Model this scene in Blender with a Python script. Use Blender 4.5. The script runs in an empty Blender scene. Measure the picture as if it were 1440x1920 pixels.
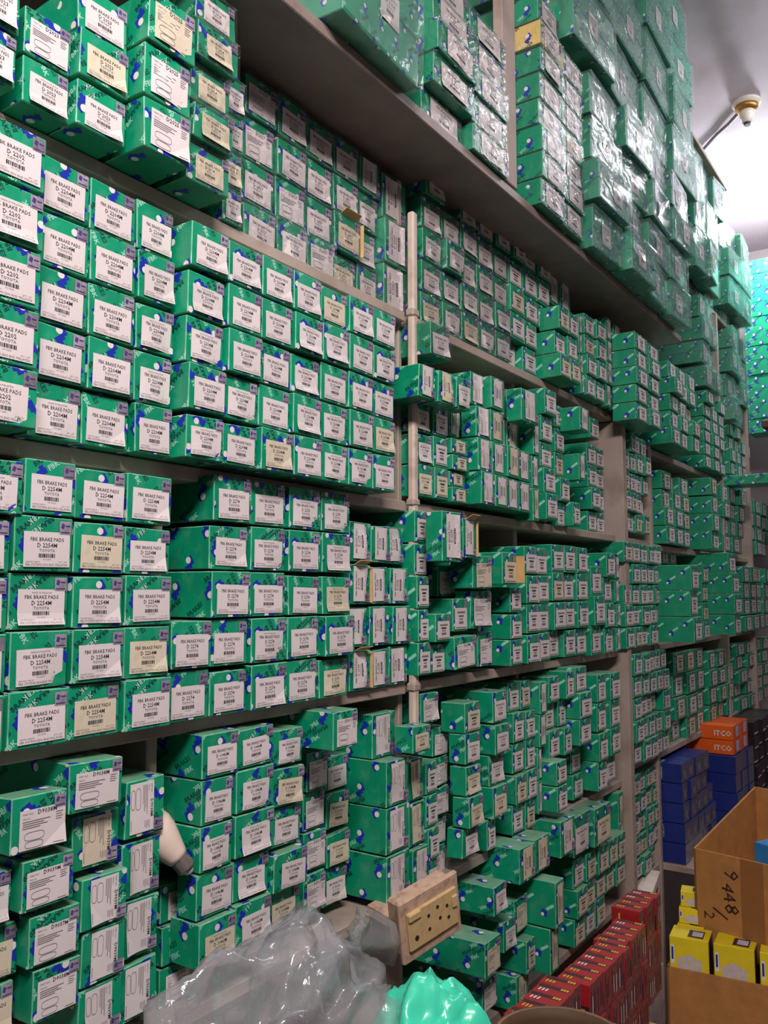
import bpy, math, random
from mathutils import Vector, Matrix, noise

# ------------------------------------------------------------------ camera, world, lights, exposure
SC = bpy.context.scene
COL = SC.collection
ZC = 1.45                                    # camera height above the floor
CAM_D = 0.945                                # camera distance from the shelf fronts (plane y = 0)
FPX = 1600.0
TH = math.atan(1100 / 1600.0)
PITCH = math.atan(152 / 1600.0)
cam_d = bpy.data.cameras.new('camera')
cam_d.sensor_fit = 'HORIZONTAL'; cam_d.sensor_width = 36.0; cam_d.lens = 36.0 * FPX / 1440.0
cam_d.clip_start = 0.02; cam_d.clip_end = 60
cam = bpy.data.objects.new('camera', cam_d); COL.objects.link(cam)
cF = Vector((math.cos(TH) * math.cos(PITCH), math.sin(TH) * math.cos(PITCH), math.sin(PITCH)))
cR = Vector((math.sin(TH), -math.cos(TH), 0))
cU = cR.cross(cF)
cam.matrix_world = Matrix(((cR.x, cU.x, -cF.x, 0), (cR.y, cU.y, -cF.y, -CAM_D), (cR.z, cU.z, -cF.z, ZC), (0, 0, 0, 1)))
SC.camera = cam

def lin(c):
    return tuple(((v / 255.0) / 12.92 if v <= 10 else ((v / 255.0 + 0.055) / 1.055) ** 2.4) for v in c)

world = bpy.data.worlds.new('shop_world'); SC.world = world
world.use_nodes = True
bg = world.node_tree.nodes['Background']
bg.inputs[0].default_value = (0.80, 0.78, 0.86, 1); bg.inputs[1].default_value = 0.09

def area(name, loc, target, size, power, color, sy=None):
    d = bpy.data.lights.new(name, 'AREA'); d.energy = power; d.color = color; d.size = size
    if sy: d.shape = 'RECTANGLE'; d.size_y = sy
    o = bpy.data.objects.new(name, d); COL.objects.link(o); o.location = loc
    o.rotation_euler = (Vector(target) - Vector(loc)).to_track_quat('-Z', 'Y').to_euler()
    return o
# ceiling tube light of the shop, behind and above the camera
KEY = area('tube_light_beam', (-0.20, -1.35, ZC + 1.62), (0.8, 0.0, ZC + 0.0), 1.0, 58.0, (1.0, 0.90, 0.87), 0.12)
# tube light under the ceiling on the aisle's right side
TUB2 = area('aisle_tube_beam', (3.5, -.87, ZC + 2.08), (3.2, 0.0, ZC + 0.9), 1.2, 6.5, (0.94, 0.93, 1.0), 0.022)
# lamp at the far end of the aisle, right under the ceiling
d = bpy.data.lights.new('aisle_lamp_glow', 'POINT'); d.energy = 60.0; d.color = (0.93, 0.96, 1.0); d.shadow_soft_size = 0.06
FAR = bpy.data.objects.new('aisle_lamp_glow', d); COL.objects.link(FAR); FAR.location = (4.75, -0.20, ZC + 2.02)

SC.view_settings.view_transform = 'Standard'; SC.view_settings.look = 'None'
SC.view_settings.exposure = 0.22; SC.view_settings.gamma = 1.0; SC.view_settings.use_curve_mapping = False

# ------------------------------------------------------------------ materials
MATS = {}
def nmat(name):
    m = bpy.data.materials.new(name); m.use_nodes = True
    MATS[name] = m
    return m, m.node_tree, m.node_tree.nodes['Principled BSDF']

def mat(name, rgb, rough=0.6, var=0.12, nscale=25.0, metal=0.0, bump=0.0, bscale=60.0, coat=0.0, coat_rough=0.15, rnd=0.0, spec=0.5, stain=None, srgb=True, dust=None):
    """Plain surface whose colour wanders a little with noise; rnd shifts it per object; stain = (rgb, amount, scale)."""
    m, nt, b = nmat(name)
    N, L = nt.nodes, nt.links
    c = lin(rgb) if srgb else rgb
    tc = N.new('ShaderNodeTexCoord')
    nz = N.new('ShaderNodeTexNoise'); nz.inputs['Scale'].default_value = nscale; nz.inputs['Detail'].default_value = 4
    L.new(tc.outputs['Object'], nz.inputs['Vector'])
    mr = N.new('ShaderNodeMapRange'); mr.inputs['From Min'].default_value = 0.3; mr.inputs['From Max'].default_value = 0.7
    mr.inputs['To Min'].default_value = 1 - var; mr.inputs['To Max'].default_value = 1 + var
    L.new(nz.outputs['Fac'], mr.inputs['Value'])
    val = mr.outputs['Result']
    if rnd:
        oi = N.new('ShaderNodeObjectInfo')
        r2 = N.new('ShaderNodeMapRange'); r2.inputs['To Min'].default_value = 1 - rnd; r2.inputs['To Max'].default_value = 1 + rnd
        L.new(oi.outputs['Random'], r2.inputs['Value'])
        mu = N.new('ShaderNodeMath'); mu.operation = 'MULTIPLY'
        L.new(val, mu.inputs[0]); L.new(r2.outputs['Result'], mu.inputs[1]); val = mu.outputs[0]
    hs = N.new('ShaderNodeHueSaturation'); hs.inputs['Color'].default_value = (*c, 1)
    L.new(val, hs.inputs['Value'])
    col = hs.outputs['Color']
    if stain:
        n2 = N.new('ShaderNodeTexNoise'); n2.inputs['Scale'].default_value = stain[2]; n2.inputs['Detail'].default_value = 6
        L.new(tc.outputs['Object'], n2.inputs['Vector'])
        m2 = N.new('ShaderNodeMapRange'); m2.inputs['From Min'].default_value = 0.52; m2.inputs['From Max'].default_value = 0.70
        m2.inputs['To Max'].default_value = stain[1]
        L.new(n2.outputs['Fac'], m2.inputs['Value'])
        mx = N.new('ShaderNodeMix'); mx.data_type = 'RGBA'
        L.new(m2.outputs['Result'], mx.inputs['Factor']); L.new(col, mx.inputs['A']); mx.inputs['B'].default_value = (*lin(stain[0]), 1)
        col = mx.outputs['Result']
    if dust:                                   # settled dust on upward faces: (rgb, amount)
        ge = N.new('ShaderNodeNewGeometry'); sx = N.new('ShaderNodeSeparateXYZ'); L.new(ge.outputs['Normal'], sx.inputs[0])
        d1 = N.new('ShaderNodeMapRange'); d1.inputs['From Min'].default_value = 0.85; d1.inputs['To Max'].default_value = dust[1]; L.new(sx.outputs['Z'], d1.inputs['Value'])
        n3 = N.new('ShaderNodeTexNoise'); n3.inputs['Scale'].default_value = 22; n3.inputs['Detail'].default_value = 5; L.new(tc.outputs['Object'], n3.inputs['Vector'])
        mm = N.new('ShaderNodeMath'); mm.operation = 'MULTIPLY'; L.new(d1.outputs['Result'], mm.inputs[0]); L.new(n3.outputs['Fac'], mm.inputs[1])
        mx2 = N.new('ShaderNodeMix'); mx2.data_type = 'RGBA'; L.new(mm.outputs[0], mx2.inputs['Factor']); L.new(col, mx2.inputs['A']); mx2.inputs['B'].default_value = (*lin(dust[0]), 1)
        col = mx2.outputs['Result']
    L.new(col, b.inputs['Base Color'])
    b.inputs['Roughness'].default_value = rough; b.inputs['Metallic'].default_value = metal
    b.inputs['Specular IOR Level'].default_value = spec
    b.inputs['Coat Weight'].default_value = coat; b.inputs['Coat Roughness'].default_value = coat_rough
    if bump:
        nb = N.new('ShaderNodeTexNoise'); nb.inputs['Scale'].default_value = bscale; nb.inputs['Detail'].default_value = 3
        L.new(tc.outputs['Object'], nb.inputs['Vector'])
        bp = N.new('ShaderNodeBump'); bp.inputs['Strength'].default_value = bump; bp.inputs['Distance'].default_value = 0.01
        L.new(nb.outputs['Fac'], bp.inputs['Height']); L.new(bp.outputs['Normal'], b.inputs['Normal'])
    return m

GREEN = mat('carton_green', (2, 148, 108), 0.42, 0.10, 18, rnd=0.10, coat=0.15, coat_rough=0.3, bump=0.05, bscale=30, stain=((96, 160, 132), 0.30, 40), dust=((168, 182, 160), 0.9))
EDGE = mat('carton_worn_edge', (92, 172, 140), 0.6, 0.25, 60, stain=((176, 190, 170), 0.7, 70))
BLUE = mat('print_blue', (26, 44, 170), 0.45, 0.08)
WHITE = mat('print_white', (226, 222, 218), 0.5, 0.05)
DARKG = mat('print_dark_green', (6, 66, 62), 0.5, 0.05)
PALEG = mat('print_pale_green', (150, 214, 190), 0.5, 0.06)
YELLP = mat('print_yellow', (214, 200, 40), 0.5, 0.06)
PAPER = mat('label_paper', (222, 212, 212), 0.5, 0.03, 14, rnd=0.05, coat=0.10, coat_rough=0.25)
AGED = mat('label_paper_aged', (214, 202, 180), 0.6, 0.05, 30, rnd=0.06, stain=((186, 170, 138), 0.5, 50))
INK = mat('label_ink', (48, 42, 46), 0.6, 0.1)
INKS = mat('label_ink_faint', (120, 112, 116), 0.6, 0.1)
HOLO = mat('hologram_foil', (150, 138, 152), 0.35, 0.3, 120, metal=0.15, rnd=0.3)
HOLOB = mat('hologram_mark', (70, 62, 128), 0.35, 0.15, 60)
KRAFT = mat('kraft_board', (196, 160, 104), 0.8, 0.10, 40)
SHELF = mat('painted_shelf', (170, 153, 143), 0.62, 0.10, 9, bump=0.12, bscale=40, stain=((120, 100, 88), 0.55, 7))
LEDGE = mat('speckled_ledge', (136, 120, 114), 0.45, 0.12, 14, bump=0.1, bscale=90, stain=((108, 92, 86), 0.5, 9))
WALLM = mat('plaster_wall', (150, 140, 142), 0.85, 0.08, 5)
CEIL = mat('ceiling_plaster', (194, 180, 190), 0.85, 0.05, 3, stain=((140, 126, 128), 0.5, 2.2))
FLOORM = mat('cement_floor', (110, 102, 98), 0.8, 0.12, 6)

def film(name, body, gloss, rough, tint=(0.92, 0.96, 0.97), diff=0.0, bscale=35.0, bstr=0.5):
    """Clear plastic film: mostly transparent, a share of gloss (more at grazing angles) and a little milky scatter."""
    m = bpy.data.materials.new(name); m.use_nodes = True; MATS[name] = m
    nt = m.node_tree; N, L = nt.nodes, nt.links
    for n in list(N): N.remove(n)
    out = N.new('ShaderNodeOutputMaterial')
    tr = N.new('ShaderNodeBsdfTransparent'); tr.inputs[0].default_value = (*tint, 1)
    gl = N.new('ShaderNodeBsdfGlossy'); gl.inputs['Roughness'].default_value = rough
    df = N.new('ShaderNodeBsdfDiffuse'); df.inputs[0].default_value = (*body, 1)
    tc = N.new('ShaderNodeTexCoord'); nz = N.new('ShaderNodeTexNoise'); nz.inputs['Scale'].default_value = bscale; nz.inputs['Detail'].default_value = 3
    nz.inputs['Distortion'].default_value = 1.2
    L.new(tc.outputs['Object'], nz.inputs['Vector'])
    bp = N.new('ShaderNodeBump'); bp.inputs['Strength'].default_value = bstr; bp.inputs['Distance'].default_value = 0.01
    L.new(nz.outputs['Fac'], bp.inputs['Height']); L.new(bp.outputs['Normal'], gl.inputs['Normal'])
    lw = N.new('ShaderNodeFresnel'); lw.inputs['IOR'].default_value = 1.45
    L.new(bp.outputs['Normal'], lw.inputs['Normal'])
    ad = N.new('ShaderNodeMath'); ad.operation = 'MULTIPLY_ADD'; ad.inputs[1].default_value = 0.4; ad.inputs[2].default_value = gloss
    L.new(lw.outputs[0], ad.inputs[0])
    m1 = N.new('ShaderNodeMixShader'); m1.inputs[0].default_value = diff
    L.new(tr.outputs[0], m1.inputs[1]); L.new(df.outputs[0], m1.inputs[2])
    m2 = N.new('ShaderNodeMixShader'); L.new(ad.outputs[0], m2.inputs[0])
    L.new(m1.outputs[0], m2.inputs[1]); L.new(gl.outputs[0], m2.inputs[2])
    L.new(m2.outputs[0], out.inputs['Surface'])
    return m
WRAP = film('shrink_film', (0.6, 0.66, 0.66), 0.03, 0.12, tint=(1, 1, 1), diff=0.02)
PACKW = film('pack_film', (0.45, 0.66, 0.66), 0.06, 0.19, tint=(1, 1, 1), diff=0.12, bscale=12, bstr=0.7)
BAGF = film('clear_bag_film', (0.74, 0.73, 0.77), 0.06, 0.10, tint=(0.98, 0.98, 0.99), diff=0.20, bscale=24, bstr=0.35)

# ------------------------------------------------------------------ mesh helpers
class MB:
    """Collects polygons with material slots and becomes ONE mesh."""
    def __init__(s, mats): s.v = []; s.f = []; s.m = []; s.mats = mats; s.smooth = False
    def poly(s, pts, m=0):
        i = len(s.v); s.v.extend(tuple(p) for p in pts); s.f.append(tuple(range(i, i + len(pts)))); s.m.append(m)
    def box(s, lo, hi, m=0, ch=0.0, M=None, me=None):
        x0, y0, z0 = lo; x1, y1, z1 = hi
        if ch <= 0:
            c = [(x0, y0, z0), (x1, y0, z0), (x1, y1, z0), (x0, y1, z0), (x0, y0, z1), (x1, y0, z1), (x1, y1, z1), (x0, y1, z1)]
            fs = [(0, 3, 2, 1), (4, 5, 6, 7), (0, 1, 5, 4), (1, 2, 6, 5), (2, 3, 7, 6), (3, 0, 4, 7)]
        else:
            c = []; idx = {}
            for sx in (0, 1):
                for sy in (0, 1):
                    for sz in (0, 1):
                        X = (x0, x1)[sx]; Y = (y0, y1)[sy]; Z = (z0, z1)[sz]
                        ix = X + (ch, -ch)[sx]; iy = Y + (ch, -ch)[sy]; iz = Z + (ch, -ch)[sz]
                        idx[sx, sy, sz] = len(c); c += [(X, iy, iz), (ix, Y, iz), (ix, iy, Z)]
            g = lambda a, b, d, k: idx[a, b, d] + k
            fs = []
            for k in (0, 1, 2):
                for sgn in (0, 1):
                    o = [q for q in range(3) if q != k]
                    cyc = [(0, 0), (1, 0), (1, 1), (0, 1)]
                    f = []
                    for a, b2 in cyc:
                        t = [0, 0, 0]; t[k] = sgn; t[o[0]] = a; t[o[1]] = b2; f.append(g(*t, k))
                    fs.append(tuple(f))
            for k in (0, 1, 2):                       # edge bevels along axis k
                o = [q for q in range(3) if q != k]
                for a in (0, 1):
                    for b2 in (0, 1):
                        t0 = [0, 0, 0]; t0[o[0]] = a; t0[o[1]] = b2; t1 = list(t0); t1[k] = 1
                        fs.append((g(*t0, o[0]), g(*t1, o[0]), g(*t1, o[1]), g(*t0, o[1])))
            for t in idx: fs.append((idx[t], idx[t] + 1, idx[t] + 2))
            cx = Vector(((x0 + x1) / 2, (y0 + y1) / 2, (z0 + z1) / 2)); f2 = []
            for f in fs:
                a, b2, d2 = Vector(c[f[0]]), Vector(c[f[1]]), Vector(c[f[2]])
                n = (b2 - a).cross(d2 - a)
                mid = sum((Vector(c[q]) for q in f), Vector()) / len(f)
                f2.append(f if n.dot(mid - cx) >= 0 else tuple(reversed(f)))
            fs = f2
        i = len(s.v)
        s.v.extend(tuple(M @ Vector(p)) if M else p for p in c)
        for n, f in enumerate(fs): s.f.append(tuple(i + q for q in f)); s.m.append(m if me is None or n < 6 else me)
    def lathe(s, prof, M, n=16, m=0, mid=None):
        """prof: list of (radius, along); M maps z-axis to the axis; mid(i) gives the slot of ring i."""
        i = len(s.v)
        for r, t in prof:
            for k in range(n):
                a = 2 * math.pi * k / n; s.v.append(tuple(M @ Vector((r * math.cos(a), r * math.sin(a), t))))
        for q in range(len(prof) - 1):
            for k in range(n):
                k2 = (k + 1) % n
                s.f.append((i + q * n + k, i + q * n + k2, i + (q + 1) * n + k2, i + (q + 1) * n + k)); s.m.append(mid(q) if mid else m)
        s.f.append(tuple(i + k for k in reversed(range(n)))); s.m.append(mid(0) if mid else m)
        s.f.append(tuple(i + (len(prof) - 1) * n + k for k in range(n))); s.m.append(mid(len(prof) - 2) if mid else m)
    def tube(s, pts, r, n=8, m=0):
        i = len(s.v); P = [Vector(p) for p in pts]
        for q, p in enumerate(P):
            t = (P[min(q + 1, len(P) - 1)] - P[max(q - 1, 0)]).normalized()
            a = t.orthogonal().normalized(); b2 = t.cross(a)
            for k in range(n):
                g = 2 * math.pi * k / n; s.v.append(tuple(p + (a * math.cos(g) + b2 * math.sin(g)) * r))
        for q in range(len(P) - 1):
            for k in range(n):
                k2 = (k + 1) % n; s.f.append((i + q * n + k, i + q * n + k2, i + (q + 1) * n + k2, i + (q + 1) * n + k)); s.m.append(m)
        s.f.append(tuple(i + k for k in reversed(range(n)))); s.m.append(m)
        s.f.append(tuple(i + (len(P) - 1) * n + k for k in range(n))); s.m.append(m)
    def mesh(s, name):
        me = bpy.data.meshes.new(name); me.from_pydata(s.v, [], s.f)
        for mm in s.mats: me.materials.append(mm)
        if s.m: me.polygons.foreach_set('material_index', s.m)
        if s.smooth: me.polygons.foreach_set('use_smooth', [True] * len(s.f))
        me.update()
        return me

def link(name, me, parent=None, loc=(0, 0, 0), rot=(0, 0, 0)):
    o = bpy.data.objects.new(name, me); COL.objects.link(o); o.location = loc; o.rotation_euler = rot
    if parent: o.parent = parent
    return o
def tag(o, label, cat, group=None):
    o['label'] = label; o['category'] = cat
    if group: o['group'] = group
    return o
def empty(name, loc=(0, 0, 0), rot=(0, 0, 0)):
    return link(name, None, None, loc, rot)
def struct(o): o['kind'] = 'structure'; return o

_TXT = {}
def text2d(s, bold=0.0):
    """Lettering as flat triangles, cap height 1, left edge at 0, baseline at 0: (points, triangles, width)."""
    k = (s, bold)
    if k not in _TXT:
        cu = bpy.data.curves.new('t', 'FONT'); cu.body = s; cu.size = 1.0; cu.resolution_u = 1; cu.offset = bold
        ob = bpy.data.objects.new('t', cu); COL.objects.link(ob)
        dg = bpy.context.evaluated_depsgraph_get(); dg.update()
        ev = ob.evaluated_get(dg); me = ev.to_mesh()
        pts = [(v.co.x, v.co.y) for v in me.vertices]; fs = [tuple(p.vertices) for p in me.polygons]
        ev.to_mesh_clear(); bpy.data.objects.remove(ob); bpy.data.curves.remove(cu)
        x0 = min(p[0] for p in pts); x1 = max(p[0] for p in pts); h = 0.70
        pts = [((x - x0) / h, y / h) for x, y in pts]
        _TXT[k] = (pts, fs, (x1 - x0) / h)
    return _TXT[k]

def clip(poly, W, H, e=0.0008):
    for ax, lim, sg in ((0, e, 1), (0, W - e, -1), (1, e, 1), (1, H - e, -1)):
        out = []
        for i in range(len(poly)):
            a, b2 = poly[i], poly[(i + 1) % len(poly)]
            da = (a[ax] - lim) * sg; db = (b2[ax] - lim) * sg
            if da >= 0: out.append(a)
            if da * db < 0:
                t = da / (da - db); out.append((a[0] + (b2[0] - a[0]) * t, a[1] + (b2[1] - a[1]) * t))
        poly = out
        if len(poly) < 3: return None
    return poly

class Face:
    """A flat print area: 2-D coordinates (0..W, 0..H) mapped onto a face, clipped at its border."""
    def __init__(s, mb, o, ux, uy, W, H, lift=0.0004, bend=None):
        s.mb = mb; s.o = Vector(o); s.ux = Vector(ux); s.uy = Vector(uy); s.W = W; s.H = H
        s.n = s.ux.cross(s.uy).normalized(); s.lift = lift; s.bend = bend
    def p3(s, q, k=1.0):
        r = s.o + s.ux * q[0] + s.uy * q[1] + s.n * (s.lift * k)
        if s.bend: r += s.n * s.bend(q[0] / s.W, q[1] / s.H)
        return r
    def poly(s, pts, m, k=1.0):
        c = clip(list(pts), s.W, s.H)
        if c: s.mb.poly([s.p3(q, k) for q in c], m)
    def rect(s, x0, y0, x1, y1, m, k=1.0): s.poly([(x0, y0), (x1, y0), (x1, y1), (x0, y1)], m, k)
    def text(s, t, x, y, h, m, rot=0.0, anchor='l', bold=0.0, maxw=None, k=1.0):
        pts, fs, w = text2d(t, bold); sx = h
        if maxw and w * h > maxw: sx = maxw / w
        ca, sa = math.cos(rot), math.sin(rot)
        off = {'l': 0, 'c': -w * sx / 2, 'r': -w * sx}[anchor]
        P = [(x + (a * sx + off) * ca - b2 * h * sa, y + (a * sx + off) * sa + b2 * h * ca) for a, b2 in pts]
        inside = all(0.0008 < q[0] < s.W - 0.0008 and 0.0008 < q[1] < s.H - 0.0008 for q in P)
        if inside:
            i = len(s.mb.v); s.mb.v.extend(tuple(s.p3(q, k)) for q in P)
            for f in fs: s.mb.f.append(tuple(i + q for q in f)); s.mb.m.append(m)
        else:
            for f in fs: s.poly([P[q] for q in f], m, k)
    def logo(s, x, y, sc, rot, words=True):
        """The carton's mark: a blue angled shape with a white ball, the two words beside it."""
        ca, sa = math.cos(rot), math.sin(rot)
        T = lambda pts: [(x + (a * ca - b2 * sa) * sc, y + (a * sa + b2 * ca) * sc) for a, b2 in pts]
        s.poly(T([(-.003, -.001), (.011, -.001), (.011, .0065), (-.003, .0065)]), 1, 1.0)
        s.poly(T([(-.009, -.010), (-.002, -.010), (-.002, .003), (-.009, .003)]), 1, 1.1)
        s.poly(T([(.003, .0065), (.009, .0065), (.009, .011), (.003, .011)]), 1, 1.0)
        s.poly(T([(-.001 + .0050 * math.cos(t * math.pi / 5), -.006 + .0050 * math.sin(t * math.pi / 5)) for t in range(10)]), 2, 1.6)
        if words:
            bx, by = T([(.014, -.001)])[0]; s.text('FBK', bx, by, .0068 * sc, 4, rot, bold=0.03)
            bx, by = T([(.000, .0125)])[0]; s.text('BRAKES', bx, by, .0066 * sc, 3, rot, bold=0.02)

def print_pattern(fc, rnd, words=True, sc=1.0, step=(0.070, 0.052), rot=math.radians(32)):
    ox, oy = rnd.uniform(0, step[0]), rnd.uniform(0, step[1])
    nx = int(fc.W / step[0]) + 2; ny = int(fc.H / step[1]) + 2
    for i in range(-1, nx):
        for j in range(-1, ny):
            fc.logo(ox + i * step[0] + (j % 2) * step[0] * .5, oy + j * step[1], sc, rot + (math.pi if (i + j) % 2 else 0), words)

# ------------------------------------------------------------------ brake pad cartons
YELC = mat('carton_cream', (224, 196, 120), 0.45, 0.1, 18)
CMATS = [GREEN, BLUE, WHITE, DARKG, PALEG, YELLP, EDGE]
_body, _lab, _holo, _wrap, _flap = {}, {}, {}, {}, {}
def q(v, s=0.004): return max(s, round(math.floor(v / s + 1e-6) * s, 4))

def carton_mesh(w, h, d, var, big=False):
    k = (w, h, d, var, big)
    if k in _body: return _body[k]
    rnd = random.Random(hash((round(w * 1e4), round(h * 1e4), var, big)) & 0xffff)
    mb = MB(CMATS)
    mb.box((-w / 2, 0, 0), (w / 2, d, h), 0, 0.0013, None, 6)
    L = 0.0003
    sc = 1.0 if not big else 0.8
    print_pattern(Face(mb, (-w / 2, d, 0), (0, -1, 0), (0, 0, 1), d, h, L), rnd, True, 1.1 * sc)
    print_pattern(Face(mb, (-w / 2, 0, 0), (1, 0, 0), (0, 0, 1), w, h, L), rnd, True, 1.0 * sc, (0.050, 0.044), math.radians(rnd.choice((40, -58, 35))))
    print_pattern(Face(mb, (-w / 2, 0, h), (1, 0, 0), (0, 1, 0), w, d, L), rnd, False, 1.1 * sc)
    print_pattern(Face(mb, (-w / 2, d, 0), (1, 0, 0), (0, -1, 0), w, d, L), rnd, False, 1.1 * sc)
    # crooked corners
    j = (0.0006, 0.0012, 0.002, 0.0032)[var % 4]
    off = {(a, b2, c): Vector((rnd.uniform(-j, j), rnd.uniform(0, j) if b2 == 0 else 0, rnd.uniform(-2 * j, 0) if c else rnd.uniform(0, j * .5))) for a in (0, 1) for b2 in (0, 1) for c in (0, 1)}
    nv = []
    for x, y, z in mb.v:
        tx, ty, tz = x / w + .5, y / d, z / h
        o = Vector()
        for (a, b2, c), dv in off.items():
            o += dv * ((tx if a else 1 - tx) * (ty if b2 else 1 - ty) * (tz if c else 1 - tz))
        nv.append((x + o.x, y + o.y, z + o.z))
    mb.v = nv
    _body[k] = mb.mesh('carton_%d' % len(_body))
    return _body[k]

def label_std(fc, code, made):
    W, H = fc.W, fc.H
    if made: fc.text('MADE IN MALAYSIA', W / 2, H * .885, H * .05, 2, 0, 'c', maxw=W * .5, k=2)
    fc.text('FBK BRAKE PADS', W / 2, H * .735, H * .105, 1, 0, 'c', 0.004, W * .72, 2)
    fc.text(code, W / 2, H * .56, H * .12, 1, 0, 'c', 0.006, W * .5, 2)
    fc.text('TOYOTA', W / 2, H * .43, H * .085, 2, 0, 'c', 0.01, W * .36, 2)
    x = W * .32; r = random.Random(len(code))
    while x < W * .68:
        bw = W * r.choice((.012, .02, .03)); fc.rect(x, H * .27, min(x + bw, W * .68), H * .38, 1, 2); x += bw + W * r.choice((.008, .012))
    fc.text('00112233', W / 2, H * .195, H * .045, 2, 0, 'c', maxw=W * .3, k=2)
    fc.text('MANUFACTURED BY', W * .05, H * .125, H * .04, 2, maxw=W * .3, k=2)
    fc.text('QTY: 1 SET', W * .94, H * .125, H * .04, 2, 0, 'r', maxw=W * .2, k=2)
    fc.text('FBK SYSTEMS SDN BHD MALAYSIA', W / 2, H * .035, H * .062, 2, 0, 'c', 0.0, W * .92, 2)

def ring(fc, cx, cy, rx, ry, t, m, n=14, notch=True):
    P = []
    for i in range(n):
        a = 2 * math.pi * i / n; e = 0.6
        x = math.copysign(abs(math.cos(a)) ** e, math.cos(a)); y = math.copysign(abs(math.sin(a)) ** e, math.sin(a))
        if notch and abs(x) < .3 and y > 0: y *= .78
        P.append((x, y))
    for i in range(n):
        a, b2 = P[i], P[(i + 1) % n]
        fc.poly([(cx + a[0] * rx, cy + a[1] * ry), (cx + b2[0] * rx, cy + b2[1] * ry), (cx + b2[0] * (rx - t), cy + b2[1] * (ry - t)), (cx + a[0] * (rx - t), cy + a[1] * (ry - t))], m, 2)

def label_draw(fc, code):
    W, H = fc.W, fc.H
    fc.text('PART NO.', W * .06, H * .875, H * .05, 2, k=2)
    fc.text(code, W * .38, H * .855, H * .115, 1, 0, 'l', 0.008, W * .42, 2)
    fc.text('VEHICLE', W * .06, H * .77, H * .04, 2, k=2)
    for i, (a, b2) in enumerate(((.06, .66), (.06, .52), (.06, .60), (.06, .44))):
        fc.rect(W * a, H * (.70 - i * .055), W * b2, H * (.722 - i * .055), 2, 2)
    for i in range(4): fc.rect(W * .78, H * (.80 - i * .06), W * (.94 - .03 * (i % 2)), H * (.82 - i * .06), 2, 2)
    ring(fc, W * .32, H * .33, W * .22, H * .11, W * .010, 2)
    ring(fc, W * .32, H * .12, W * .20, H * .09, W * .010, 2)
    fc.rect(W * .72, H * .04, W * .94, H * .06, 2, 2)

def bend_fn(var):
    if var == 0: return None
    if var == 1: return lambda a, b2: 0.0035 * max(0, .35 - b2) ** 2 / .1225
    if var == 2: return lambda a, b2: 0.004 * max(0, a + (1 - b2) - 1.5) / .5
    return lambda a, b2: 0.002 * math.sin(a * 5) * (1 - b2)

def label_mesh(w, h, kind, code, aged, var):
    k = (w, h, kind, code, aged, var)
    if k in _lab: return _lab[k]
    mb = MB([AGED if aged else PAPER, INK, INKS])
    r = random.Random(var * 7 + len(_lab))
    bend = bend_fn(var)
    lift = -0.0012
    if kind in ('S', 'Q'):
        lw, lh = (w * .81, h * .63) if kind == 'S' else (w * .82, h * .70)
        lw = min(lw, lh * 1.5)
        if w / h > 1.6: lw, lh = w * .66, h * .84
        x0 = -lw / 2 + r.uniform(-.02, .05) * w; z0 = h * r.uniform(.05, .09)
        fc = Face(mb, (x0, lift, z0), (1, 0, 0), (0, 0, 1), lw, lh, 0.00015, bend)
    else:
        pw, ph = min(w * .62, h * .66), h * .86
        x0 = -pw / 2 + r.uniform(-.10, .02) * w; z0 = h * .08
        if kind == 'V' or code == 'D2222': fc = Face(mb, (x0 + pw, lift, z0), (0, 0, 1), (-1, 0, 0), ph, pw, 0.00015, bend)
        else: fc = Face(mb, (x0, lift, z0 + ph), (0, 0, -1), (1, 0, 0), ph, pw, 0.00015, bend)
    n = 1 if var == 0 else 6
    for i in range(n):
        for j in range(n):
            mb.poly([fc.p3((fc.W * a / n, fc.H * b2 / n), 0) for a, b2 in ((i, j), (i + 1, j), (i + 1, j + 1), (i, j + 1))], 0)
    if kind in ('S', 'V'): label_std(fc, code, var % 2 == 1)
    else: label_draw(fc, code)
    _lab[k] = mb.mesh('label_%d' % len(_lab))
    return _lab[k]

def holo_mesh(w, h, kind):
    k = (w, h, kind)
    if k in _holo: return _holo[k]
    mb = MB([HOLO, HOLOB])
    s = min(w, h) * .24
    if kind in ('S', 'Q'): x0, z0 = w * .46 - s, h * .93 - s
    else: x0, z0 = w * .46 - s, h * .06
    fc = Face(mb, (x0, -0.0015, z0), (1, 0, 0), (0, 0, 1), s, s, 0.00015)
    mb.poly([fc.p3(p, 0) for p in ((0, 0), (s, 0), (s, s), (0, s))], 0)
    fc.poly([(s * .1, s * .5), (s * .35, s * .4), (s * .45, s * .75), (s * .2, s * .85)], 1, 2)
    fc.rect(s * .5, s * .6, s * .9, s * .7, 1, 2); fc.rect(s * .1, s * .12, s * .9, s * .2, 1, 2)
    _holo[k] = mb.mesh('hologram_%d' % len(_holo))
    return _holo[k]

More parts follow.
